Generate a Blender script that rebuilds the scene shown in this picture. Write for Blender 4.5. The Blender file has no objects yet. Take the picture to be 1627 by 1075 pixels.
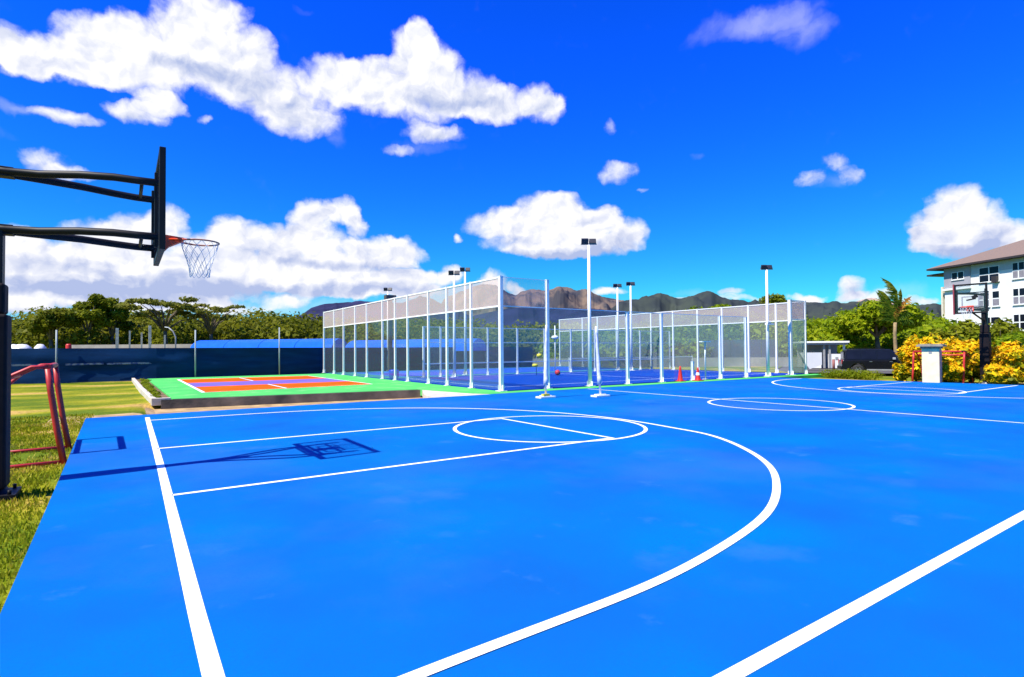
import bpy, bmesh, math, random
import numpy as np
from mathutils import Vector, Matrix, noise

SC = bpy.context.scene
rnd = random.Random(7)
R = math.radians

# ---------------------------------------------------------------- camera
F_PX, YAW, PITCH, ROLL, EYE = 896.5, 0.6012, 0.0198, -0.0067, 1.6
CX, CY, W, H = 813.5, 537.5, 1627, 1075
Fv = Vector((math.sin(YAW) * math.cos(PITCH), math.cos(YAW) * math.cos(PITCH), math.sin(PITCH)))
Rv = Vector((math.cos(YAW), -math.sin(YAW), 0))
Uv = Rv.cross(Fv)
R2 = Rv * math.cos(ROLL) + Uv * math.sin(ROLL)
U2 = -Rv * math.sin(ROLL) + Uv * math.cos(ROLL)
cam_d = bpy.data.cameras.new('camera')
cam_d.sensor_width = 36
cam_d.lens = F_PX / W * 36
cam_d.clip_start = 0.05
cam_d.clip_end = 12000
cam = bpy.data.objects.new('camera', cam_d)
SC.collection.objects.link(cam)
M3 = Matrix((R2, U2, -Fv)).transposed()
cam.matrix_world = Matrix.Translation((0, 0, EYE)) @ M3.to_4x4()
SC.camera = cam


def ray(px, py):
    return Fv + R2 * ((px - CX) / F_PX) + U2 * ((CY - py) / F_PX)


def ground(px, py, z=0.0):
    d = ray(px, py)
    t = (z - EYE) / d.z
    return Vector((d.x * t, d.y * t, z))


def far(px, dep, z=0.0):
    """point at bearing px, at depth dep, at height z"""
    d = ray(px, 550)
    return Vector((d.x * dep, d.y * dep, z))


def zat(py, dep, px=813):
    d = ray(px, py)
    return EYE + d.z * dep


# ---------------------------------------------------------------- light
SUN = Vector((-0.70, -0.05, 1.0)).normalized()      # towards the sun
world = bpy.data.worlds.new('World')
SC.world = world
world.use_nodes = True
sun_d = bpy.data.lights.new('sun', 'SUN')
sun_d.energy = 5.0
sun_d.angle = R(0.53)
sun_d.color = (1.0, 0.94, 0.83)
sun = bpy.data.objects.new('sun', sun_d)
SC.collection.objects.link(sun)
sun.rotation_euler = (-SUN).to_track_quat('-Z', 'Y').to_euler()
SC.view_settings.view_transform = 'Standard'
SC.view_settings.look = 'None'
SC.view_settings.gamma = 1
SC.view_settings.exposure = 0.7
SC.cycles.transparent_max_bounces = 48
SC.cycles.max_bounces = 8

# ---------------------------------------------------------------- sky
SKY_STRENGTH = 0.073
CLOUDS = [  # bearing and height of each puff in photograph units, radii, density
    (60, 80, 100, 42, 1), (150, 62, 75, 52, 1), (20, 80, 60, 36, 1), (235, 75, 95, 55, 1), (310, 40, 75, 55, 1.1),
    (350, 10, 60, 35, 1), (200, 115, 120, 40, 1), (330, 110, 90, 55, 1), (120, 110, 90, 28, .8), (420, 135, 85, 55, 1),
    (395, 80, 50, 45, 1), (480, 185, 80, 42, 1), (530, 125, 65, 48, 1), (600, 125, 80, 48, 1), (655, 80, 38, 50, 1.1),
    (690, 110, 50, 58, 1), (640, 160, 110, 42, 1), (740, 152, 65, 42, 1), (790, 168, 60, 36, 1), (672, 50, 26, 36, 1),
    (850, 155, 32, 28, .8), (868, 178, 34, 28, .8), (886, 166, 20, 18, .6), (690, 212, 60, 20, .8), (632, 234, 28, 12, .6),
    (110, 185, 62, 16, .8), (215, 180, 62, 20, .9), (255, 165, 50, 20, .9), (330, 186, 20, 8, .6),
    (82, 258, 50, 28, .7), (120, 274, 44, 14, .5),
    (50, 400, 70, 36, .9), (160, 378, 85, 40, 1), (225, 365, 65, 42, 1), (268, 350, 45, 36, 1), (40, 435, 100, 50, 1),
    (150, 430, 120, 45, 1), (260, 425, 120, 45, 1), (340, 400, 65, 40, 1), (378, 374, 50, 34, 1), (440, 385, 48, 38, 1),
    (490, 345, 42, 38, 1.1), (540, 335, 36, 28, 1), (560, 355, 24, 24, 1), (500, 392, 80, 38, 1), (480, 438, 110, 30, 1),
    (598, 398, 62, 28, 1), (640, 398, 34, 26, 1), (570, 432, 120, 28, 1), (660, 442, 70, 20, .9), (705, 430, 24, 16, .9),
    (780, 450, 34, 20, .9), (90, 470, 150, 34, 1.0), (60, 452, 130, 46, 1), (210, 462, 160, 38, 1), (330, 450, 110, 34, 1), (420, 430, 70, 40, 1), (30, 380, 60, 26, .9), (560, 456, 130, 24, 1), (250, 478, 140, 14, .8), (450, 478, 60, 16, .8), (360, 488, 80, 12, .8),
    (560, 462, 110, 14, .7), (640, 462, 80, 12, .7),
    (785, 352, 62, 30, 1), (868, 345, 72, 46, 1.1), (900, 332, 44, 36, 1.1), (850, 385, 110, 30, 1), (940, 368, 55, 38, 1),
    (1000, 372, 38, 30, 1), (962, 345, 34, 24, 1), (930, 398, 85, 18, .9), (718, 370, 12, 10, .6), (880, 404, 90, 14, .9),
    (980, 275, 32, 22, .7), (1018, 300, 13, 6, .4), (962, 208, 14, 16, .3),
    (1325, 255, 34, 20, .5), (1290, 287, 30, 20, .55), (1352, 280, 28, 22, .5),
    (1520, 328, 50, 40, 1.1), (1495, 360, 65, 38, 1), (1560, 360, 58, 44, 1), (1620, 372, 50, 30, 1), (1475, 382, 42, 24, .9),
    (1540, 392, 90, 20, .9), (1280, 470, 38, 12, 1), (1350, 452, 34, 20, 1), (1372, 470, 60, 14, .8), (1160, 466, 32, 9, .8),
    (962, 466, 42, 9, .8), (818, 462, 20, 16, .8), (1462, 478, 60, 12, .7), (1320, 482, 60, 8, .7), (1130, 478, 120, 6, .6),
]
THIN = [(1150, 45, 75, 32, .8), (1215, 35, 70, 36, .9), (1272, 58, 46, 34, 1), (1250, 25, 80, 20, .6), (20, 170, 60, 16, .8),
        (70, 182, 50, 12, .6), (1325, 290, 60, 20, .6), (490, 15, 22, 10, .4), (540, 218, 20, 26, .6), (680, 232, 70, 16, .6),
        (20, 215, 40, 14, .4), (1110, 252, 20, 8, .5), (1420, 465, 90, 24, .7), (1110, 468, 60, 10, .6), (200, 490, 340, 40, 1.3), (480, 480, 160, 24, .9),
        (1560, 470, 90, 30, .6)]
SHADE = [(60, 95, 60, 16, .5), (330, 115, 110, 24, .9), (430, 150, 70, 40, .7), (700, 160, 90, 24, .9), (760, 150, 50, 20, .6),
         (500, 195, 70, 20, .5), (800, 180, 50, 22, .5), (860, 180, 40, 30, .6), (200, 195, 80, 20, .5), (100, 190, 60, 14, .5),
         (690, 222, 60, 20, .7),
         (100, 425, 110, 22, .8), (80, 455, 130, 18, 1.2), (270, 450, 130, 22, 1.3), (200, 470, 180, 18, 1.3), (380, 460, 60, 26, .9),
         (430, 400, 50, 26, .7), (330, 415, 40, 30, .4), (530, 422, 100, 10, .9), (500, 462, 120, 14, 1.1), (620, 425, 40, 22, .7),
         (630, 458, 90, 14, 1.1), (560, 380, 30, 20, .4), (90, 500, 200, 14, .9),
         (880, 412, 120, 14, 1.3), (960, 400, 60, 18, .8), (940, 350, 28, 10, .4), (800, 390, 60, 14, .5), (1000, 385, 40, 24, .6),
         (1530, 398, 100, 16, 1.3), (1480, 375, 50, 22, .7), (1580, 380, 50, 26, .8), (1360, 462, 40, 12, .6), (1325, 270, 50, 30, .4),
         (85, 272, 50, 16, .6), (985, 285, 30, 12, .6)]


def build_world():
    nt = world.node_tree
    nt.nodes.clear()
    N, L = nt.nodes, nt.links

    def math_(op, a, b=None, clamp=False):
        n = N.new('ShaderNodeMath')
        n.operation = op
        n.use_clamp = clamp
        for i, v in enumerate((a, b)):
            if v is None:
                continue
            if isinstance(v, (int, float)):
                n.inputs[i].default_value = v
            else:
                L.new(v, n.inputs[i])
        return n.outputs[0]

    def vec_(op, a, b=None, c=None):
        n = N.new('ShaderNodeVectorMath')
        n.operation = op
        for i, v in enumerate((a, b, c)):
            if v is None:
                continue
            if isinstance(v, tuple):
                n.inputs[i].default_value = v
            else:
                L.new(v, n.inputs[i])
        return n
    out = N.new('ShaderNodeOutputWorld')
    bg = N.new('ShaderNodeBackground')
    bg.inputs['Strength'].default_value = SKY_STRENGTH
    L.new(bg.outputs[0], out.inputs[0])
    sky = N.new('ShaderNodeTexSky')
    sky.sky_type = 'NISHITA'
    sky.sun_disc = False
    sky.sun_elevation = math.asin(SUN.z)
    sky.sun_rotation = math.atan2(SUN.x, SUN.y)
    sky.air_density = 1.0
    sky.dust_density = 0.25
    sky.ozone_density = 3.0
    hs = N.new('ShaderNodeHueSaturation')
    hs.inputs['Saturation'].default_value = 1.35
    hs.inputs['Value'].default_value = 1.0
    L.new(sky.outputs[0], hs.inputs['Color'])
    tn = vec_('MULTIPLY', hs.outputs[0], (0.40, 1.02, 2.0)).outputs[0]
    gm = N.new('ShaderNodeGamma')
    gm.inputs['Gamma'].default_value = 1.2
    L.new(tn, gm.inputs['Color'])
    tint = vec_('MULTIPLY', gm.outputs[0], (0.40, 0.70, 0.90)).outputs[0]
    tint = vec_('MINIMUM', tint, (99, 99, 8.9)).outputs[0]
    tc = N.new('ShaderNodeTexCoord')
    sep = N.new('ShaderNodeSeparateXYZ')
    L.new(tc.outputs['Generated'], sep.inputs[0])
    az = math_('MULTIPLY', math_('ARCTAN2', sep.outputs[0], sep.outputs[1]), 57.29578)
    el = math_('MULTIPLY', math_('ARCSINE', sep.outputs[2]), 57.29578)
    comb = N.new('ShaderNodeCombineXYZ')
    L.new(az, comb.inputs[0])
    L.new(el, comb.inputs[1])
    uv = comb.outputs[0]

    def noise_(vec, scale, detail, rough=0.55, w=0.0, color=False):
        n = N.new('ShaderNodeTexNoise')
        n.noise_dimensions = '3D'
        n.inputs['Scale'].default_value = scale
        n.inputs['Detail'].default_value = detail
        n.inputs['Roughness'].default_value = rough
        v = vec_('ADD', vec, (0, 0, w)).outputs[0]
        L.new(v, n.inputs['Vector'])
        return n.outputs['Color' if color else 'Fac']
    w1 = vec_('MULTIPLY', vec_('SUBTRACT', noise_(uv, 0.16, 3, .6, 3.1, True), (.5, .5, .5)).outputs[0], (4.0, 2.8, 0)).outputs[0]
    uvw = vec_('ADD', uv, w1).outputs[0]
    w2 = vec_('MULTIPLY', vec_('SUBTRACT', noise_(uv, 0.75, 4, .6, 9.7, True), (.5, .5, .5)).outputs[0], (1.1, .9, 0)).outputs[0]
    uvw = vec_('ADD', uvw, w2).outputs[0]

    def angles(px, py):
        d = ray(px, py).normalized()
        return math.degrees(math.atan2(d.x, d.y)), math.degrees(math.asin(d.z))

    def field(blobs, src):
        acc = None
        for (px, py, rx, ry, w) in blobs:
            a0, e0 = angles(px, py)
            a1, _ = angles(px + rx, py)
            _, e1 = angles(px, py - ry)
            ra, re = abs(a1 - a0), abs(e1 - e0)
            d = vec_('MULTIPLY_ADD', src, (1 / ra, 1 / re, 0), (-a0 / ra, -e0 / re, 0)).outputs[0]
            q = vec_('DOT_PRODUCT', d, d).outputs['Value']
            v = math_('SUBTRACT', 1.0, q, clamp=True)
            v = math_('MULTIPLY', v, w)
            acc = v if acc is None else math_('ADD', acc, v)
        return acc

    def smooth(v, a, b):
        n = N.new('ShaderNodeMapRange')
        n.interpolation_type = 'SMOOTHSTEP'
        n.inputs['From Min'].default_value = a
        n.inputs['From Max'].default_value = b
        L.new(v, n.inputs['Value'])
        return n.outputs[0]
    dens = field(CLOUDS, uvw)
    thin = field(THIN, uvw)
    shade = field(SHADE, uvw)
    fb = noise_(uvw, 0.50, 5, .52, 1.3)
    fine = noise_(uv, 1.6, 5, .62, 5.5)
    nz = math_('ADD', math_('MULTIPLY', math_('SUBTRACT', fb, .5), 0.9), math_('MULTIPLY', math_('SUBTRACT', fine, .5), 0.34))
    f1 = math_('ADD', dens, math_('MULTIPLY', nz, smooth(dens, 0, .25)))
    mask = smooth(f1, .08, .92)
    tmask = math_('MULTIPLY', smooth(math_('ADD', thin, math_('MULTIPLY', math_('SUBTRACT', fb, .5), .9)), .1, 1.6), .34)
    # billow relief: density difference towards the sun (up and to the left)
    off = vec_('ADD', uvw, (-0.45, 0.65, 0)).outputs[0]
    fb2 = noise_(off, 0.50, 5, .52, 1.3)
    relief = math_('MULTIPLY', math_('SUBTRACT', fb, fb2), 2.1)
    core = smooth(f1, .5, 2.2)
    sh = math_('MULTIPLY', shade, .80)
    lit = math_('ADD', math_('SUBTRACT', 0.90, sh), relief)
    lit = math_('ADD', lit, math_('MULTIPLY', core, .12), clamp=True)
    mixc = N.new('ShaderNodeMix')
    mixc.data_type = 'RGBA'
    L.new(lit, mixc.inputs['Factor'])
    mixc.inputs[6].default_value = (3.9, 4.6, 7.0, 1)
    mixc.inputs[7].default_value = (8.7, 8.7, 9.0, 1)
    total = math_('MAXIMUM', mask, tmask)
    up = smooth(el, -0.5, 1.0)
    total = math_('MULTIPLY', total, up)
    fin = N.new('ShaderNodeMix')
    fin.data_type = 'RGBA'
    L.new(total, fin.inputs['Factor'])
    L.new(tint, fin.inputs[6])
    L.new(mixc.outputs[2], fin.inputs[7])
    L.new(fin.outputs[2], bg.inputs['Color'])


build_world()

# ---------------------------------------------------------------- materials
MATS = {}


def mat(name, color, rough=0.6, var=0.0, scale=3.0, color2=None, metallic=0.0, bump=0.0, bscale=40.0, spec=0.5, detail=6,
        lo=.35, hi=.65, aniso=(1, 1, 1)):
    if name in MATS:
        return MATS[name]
    m = bpy.data.materials.new(name)
    m.use_nodes = True
    nt = m.node_tree
    b = nt.nodes['Principled BSDF']
    b.inputs['Roughness'].default_value = rough
    b.inputs['Metallic'].default_value = metallic
    b.inputs['Specular IOR Level'].default_value = spec
    b.inputs['Base Color'].default_value = (*color, 1)
    geo = nt.nodes.new('ShaderNodeNewGeometry')
    mp = nt.nodes.new('ShaderNodeVectorMath')
    mp.operation = 'MULTIPLY'
    mp.inputs[1].default_value = aniso
    nt.links.new(geo.outputs['Position'], mp.inputs[0])
    if color2 or var:
        n = nt.nodes.new('ShaderNodeTexNoise')
        n.inputs['Scale'].default_value = scale
        n.inputs['Detail'].default_value = detail
        nt.links.new(mp.outputs[0], n.inputs['Vector'])
        r = nt.nodes.new('ShaderNodeValToRGB')
        r.color_ramp.elements[0].position = lo
        r.color_ramp.elements[1].position = hi
        c2 = color2 or tuple(c * (1 - var) for c in color)
        r.color_ramp.elements[0].color = (*c2, 1)
        r.color_ramp.elements[1].color = (*color, 1)
        nt.links.new(n.outputs['Fac'], r.inputs[0])
        nt.links.new(r.outputs[0], b.inputs['Base Color'])
    if bump:
        n2 = nt.nodes.new('ShaderNodeTexNoise')
        n2.inputs['Scale'].default_value = bscale
        n2.inputs['Detail'].default_value = 4
        nt.links.new(geo.outputs['Position'], n2.inputs['Vector'])
        bp = nt.nodes.new('ShaderNodeBump')
        bp.inputs['Strength'].default_value = bump
        bp.inputs['Distance'].default_value = 0.02
        nt.links.new(n2.outputs['Fac'], bp.inputs['Height'])
        nt.links.new(bp.outputs[0], b.inputs['Normal'])
    MATS[name] = m
    return m


def leaf_mat(name, cols, trans=0.48, nscale=0.25, rough=0.5):
    m = bpy.data.materials.new(name)
    m.use_nodes = True
    nt = m.node_tree
    nt.nodes.clear()
    out = nt.nodes.new('ShaderNodeOutputMaterial')
    geo = nt.nodes.new('ShaderNodeNewGeometry')
    n = nt.nodes.new('ShaderNodeTexNoise')
    n.inputs['Scale'].default_value = nscale
    n.inputs['Detail'].default_value = 3
    nt.links.new(geo.outputs['Position'], n.inputs['Vector'])
    mx = nt.nodes.new('ShaderNodeMath')
    mx.operation = 'MULTIPLY_ADD'
    nt.links.new(geo.outputs['Random Per Island'], mx.inputs[0])
    mx.inputs[1].default_value = 0.55
    ad = nt.nodes.new('ShaderNodeMath')
    ad.operation = 'MULTIPLY_ADD'
    nt.links.new(n.outputs['Fac'], ad.inputs[0])
    ad.inputs[1].default_value = 1.5
    ad.inputs[2].default_value = -0.5
    nt.links.new(ad.outputs[0], mx.inputs[2])
    r = nt.nodes.new('ShaderNodeValToRGB')
    els = r.color_ramp.elements
    while len(els) < len(cols):
        els.new(0.5)
    for i, c in enumerate(cols):
        els[i].position = i / (len(cols) - 1) * 0.9 + 0.05
        els[i].color = (*c, 1)
    nt.links.new(mx.outputs[0], r.inputs[0])
    b = nt.nodes.new('ShaderNodeBsdfPrincipled')
    b.inputs['Roughness'].default_value = rough
    b.inputs['Specular IOR Level'].default_value = 0.08
    t = nt.nodes.new('ShaderNodeBsdfTranslucent')
    nt.links.new(r.outputs[0], b.inputs['Base Color'])
    nt.links.new(r.outputs[0], t.inputs['Color'])
    ms = nt.nodes.new('ShaderNodeMixShader')
    ms.inputs[0].default_value = trans
    nt.links.new(b.outputs[0], ms.inputs[1])
    nt.links.new(t.outputs[0], ms.inputs[2])
    nt.links.new(ms.outputs[0], out.inputs[0])
    MATS[name] = m
    return m


def veil_mat(name, tint, haze, amount, gloss=0.0, rough=0.05):
    """see-through sheet: tinted transmission plus a share of light scattered by its surface"""
    m = bpy.data.materials.new(name)
    m.use_nodes = True
    nt = m.node_tree
    nt.nodes.clear()
    out = nt.nodes.new('ShaderNodeOutputMaterial')
    tr = nt.nodes.new('ShaderNodeBsdfTransparent')
    tr.inputs[0].default_value = (*tint, 1)
    df = nt.nodes.new('ShaderNodeBsdfDiffuse')
    df.inputs[0].default_value = (*haze, 1)
    m1 = nt.nodes.new('ShaderNodeMixShader')
    m1.inputs[0].default_value = amount
    nt.links.new(tr.outputs[0], m1.inputs[1])
    nt.links.new(df.outputs[0], m1.inputs[2])
    last = m1
    if gloss:
        gl = nt.nodes.new('ShaderNodeBsdfGlossy')
        gl.inputs['Roughness'].default_value = rough
        lw = nt.nodes.new('ShaderNodeLayerWeight')
        lw.inputs[0].default_value = .5
        pw = nt.nodes.new('ShaderNodeMath')
        pw.operation = 'POWER'
        nt.links.new(lw.outputs['Facing'], pw.inputs[0])
        pw.inputs[1].default_value = 4.0
        fr = nt.nodes.new('ShaderNodeMath')
        fr.operation = 'MULTIPLY_ADD'
        nt.links.new(pw.outputs[0], fr.inputs[0])
        fr.inputs[1].default_value = gloss
        fr.inputs[2].default_value = .02
        m2 = nt.nodes.new('ShaderNodeMixShader')
        nt.links.new(fr.outputs[0], m2.inputs[0])
        nt.links.new(m1.outputs[0], m2.inputs[1])
        nt.links.new(gl.outputs[0], m2.inputs[2])
        last = m2
    nt.links.new(last.outputs[0], out.inputs[0])
    MATS[name] = m
    return m


white = mat('white_paint', (.82, .82, .80), .45, var=.10, scale=9)
line_white = mat('line_paint', (.86, .86, .84), .6, color2=(.70, .74, .78), scale=14, lo=.25, hi=.45)
court_blue = mat('court_blue', (.0, .146, .44), .85, color2=(.004, .094, .37), scale=.5, detail=9, bump=.25, bscale=260, spec=.02, lo=.3, hi=.7)


def add_scuffs(m, light, amount, scale, lo, hi, aniso=(1, 1, 1)):
    # worn paler patches with their own shape, mixed over the paint colour
    nt = m.node_tree
    b = nt.nodes['Principled BSDF']
    src = b.inputs['Base Color'].links[0].from_socket
    geo = nt.nodes.new('ShaderNodeNewGeometry')
    mp = nt.nodes.new('ShaderNodeVectorMath')
    mp.operation = 'MULTIPLY'
    mp.inputs[1].default_value = aniso
    nt.links.new(geo.outputs['Position'], mp.inputs[0])
    n = nt.nodes.new('ShaderNodeTexNoise')
    n.inputs['Scale'].default_value = scale
    n.inputs['Detail'].default_value = 10
    n.inputs['Roughness'].default_value = .62
    nt.links.new(mp.outputs[0], n.inputs['Vector'])
    r = nt.nodes.new('ShaderNodeMapRange')
    r.inputs['From Min'].default_value = lo
    r.inputs['From Max'].default_value = hi
    r.inputs['To Max'].default_value = amount
    nt.links.new(n.outputs['Fac'], r.inputs['Value'])
    x = nt.nodes.new('ShaderNodeMix')
    x.data_type = 'RGBA'
    nt.links.new(r.outputs[0], x.inputs['Factor'])
    nt.links.new(src, x.inputs[6])
    x.inputs[7].default_value = (*light, 1)
    nt.links.new(x.outputs[2], b.inputs['Base Color'])


add_scuffs(court_blue, (.07, .20, .50), .4, 1.4, .63, .76)
add_scuffs(court_blue, (.035, .118, .45), .8, .16, .50, .70)
add_scuffs(court_blue, (.006, .098, .36), .45, 38, .48, .66)
add_scuffs(court_blue, (.10, .19, .44), .35, .55, .58, .82)
add_scuffs(court_blue, (.0, .08, .30), .35, .8, .60, .80, (1, .25, 1))
cage_blue = mat('cage_blue', (.002, .034, .30), .7, color2=(.002, .050, .36), scale=.3, spec=.1)
green_acr = mat('court_green', (.095, .52, .115), .85, color2=(.07, .42, .10), scale=.6, spec=.02)
orange_acr = mat('court_orange', (.78, .115, .004), .85, color2=(.66, .085, .003), scale=.7, spec=.02)
purple_acr = mat('court_purple', (.17, .13, .36), .85, color2=(.15, .09, .40), scale=.6, spec=.02)
grass_m = mat('grass_ground', (.20, .20, .014), .9, color2=(.075, .125, .010), scale=.9, bump=.8, bscale=30, spec=.1)
dirt_m = mat('sandy_dirt', (.52, .36, .17), .95, color2=(.30, .20, .10), scale=2.5, bump=.7, bscale=18, spec=.1)
soil_m = mat('brown_soil', (.22, .14, .08), .95, color2=(.10, .09, .04), scale=2, bump=.8, bscale=12, spec=.1)
concrete = mat('concrete', (.62, .56, .46), .85, color2=(.42, .37, .30), scale=3, bump=.3, bscale=30)
wall_conc = mat('stained_concrete', (.20, .155, .12), .9, color2=(.05, .045, .04), scale=1.1, bump=.5, bscale=20)
black_m = mat('black_steel', (.010, .009, .009), .5, var=.3, scale=12, spec=.25)
pad_m = mat('black_vinyl', (.016, .011, .013), .7, var=.3, scale=8, spec=.15)
red_m = mat('red_paint', (.55, .025, .02), .45, color2=(.40, .02, .02), scale=7)
orange_m = mat('orange_steel', (.85, .07, .01), .4, var=.1)
rim_m = mat('rim_steel', (.50, .16, .08), .4, var=.2)
net_m = mat('net_cord', (.85, .85, .85), .8, var=.2)
glass_bb = veil_mat('board_glass', (.93, .95, .96), (.3, .32, .36), .02, gloss=.12)
glass_m = veil_mat('fence_glass', (.90, .965, .96), (.50, .58, .57), .035, gloss=.16)
mesh_m = veil_mat('mesh_netting', (.97, .93, .92), (.64, .56, .54), .34)
mesh_light = veil_mat('mesh_netting_thin', (.97, .95, .95), (.75, .72, .70), .10)
navy_m = mat('navy_windscreen', (.002, .032, .105), .8, spec=.1, color2=(.0015, .022, .072), scale=1.2, aniso=(.4, .4, 3), bump=.4, bscale=6)
tarp_blue = mat('blue_roof_sheet', (.002, .12, .75), .45, var=.15, scale=2)
roof_m = mat('brown_roof_shingle', (.22, .145, .10), .85, color2=(.17, .125, .10), scale=6, bump=.4, bscale=10)
bld_white = mat('white_render', (.80, .80, .79), .8, color2=(.70, .70, .70), scale=.7)
bld_grey = mat('grey_render', (.36, .35, .40), .8, var=.12, scale=.8)
bld_cream = mat('cream_render', (.72, .66, .52), .8, var=.1)
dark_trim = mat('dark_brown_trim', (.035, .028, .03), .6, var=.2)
win_m = mat('window_glass', (.010, .012, .025), .15, var=.4, scale=1.2, spec=.2)
win_grey = mat('window_blind', (.26, .24, .28), .6, var=.2, scale=5)
car_m = mat('black_car_paint', (.006, .006, .010), .25, var=.2, spec=.4)
tyre_m = mat('tyre_rubber', (.015, .015, .015), .8, var=.2)
chrome_m = mat('bright_metal', (.6, .6, .62), .3, metallic=.9, var=.1)
lamp_m = mat('lamp_housing', (.02, .02, .03), .5, var=.2)
grey_m = mat('grey_metal', (.30, .30, .31), .5, var=.2, scale=6)
galv = mat('galvanised_steel', (.30, .36, .36), .5, var=.2)
cream_m = mat('cream_plaster', (.74, .68, .44), .8, color2=(.64, .58, .37), scale=4)
cap_m = mat('grey_stone_cap', (.30, .265, .20), .85, color2=(.20, .18, .15), scale=6)
asphalt = mat('asphalt', (.10, .09, .085), .9, color2=(.06, .055, .05), scale=2)
cone_m = mat('cone_red', (.60, .018, .012), .5, var=.15, scale=5)
yellow_m = mat('yellow_foam', (.75, .62, .03), .5, var=.2)
trunk_m = mat('bark', (.16, .12, .08), .9, color2=(.08, .06, .04), scale=3)
fenceblue = mat('slate_screen', (.045, .065, .11), .8, color2=(.03, .05, .07), scale=.5)

leaf_left = leaf_mat('leaf_dull_green', [(.06, .080, .004), (.115, .135, .007), (.18, .19, .010), (.25, .24, .016)], nscale=.12)
leaf_right = leaf_mat('leaf_bright_green', [(.04, .085, .002), (.14, .22, .004), (.26, .34, .006), (.38, .42, .012)], nscale=.14)
leaf_dark = leaf_mat('leaf_dark_green', [(.08, .105, .005), (.19, .22, .010), (.32, .33, .02)], nscale=.3)
leaf_umb = leaf_mat('leaf_olive', [(.10, .11, .010), (.22, .23, .03), (.34, .31, .06)], nscale=.3)
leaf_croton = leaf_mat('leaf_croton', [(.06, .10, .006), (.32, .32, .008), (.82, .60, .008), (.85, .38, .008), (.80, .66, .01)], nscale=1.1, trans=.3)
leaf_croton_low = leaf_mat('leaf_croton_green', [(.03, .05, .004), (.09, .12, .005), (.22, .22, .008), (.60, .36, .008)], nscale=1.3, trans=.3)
leaf_palm = leaf_mat('leaf_palm', [(.03, .08, .006), (.10, .17, .012), (.40, .34, .02)], nscale=.5)
leaf_palm_dry = leaf_mat('leaf_palm_dry', [(.30, .10, .05), (.50, .18, .05), (.60, .45, .05)], nscale=.8)
leaf_hedge = leaf_mat('leaf_hedge', [(.08, .12, .004), (.18, .24, .006), (.32, .34, .01)], nscale=.8)
grass_blade = leaf_mat('grass_blade', [(.15, .21, .005), (.25, .30, .008), (.38, .36, .02), (.55, .42, .08)], nscale=1.1, trans=.3)


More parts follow.
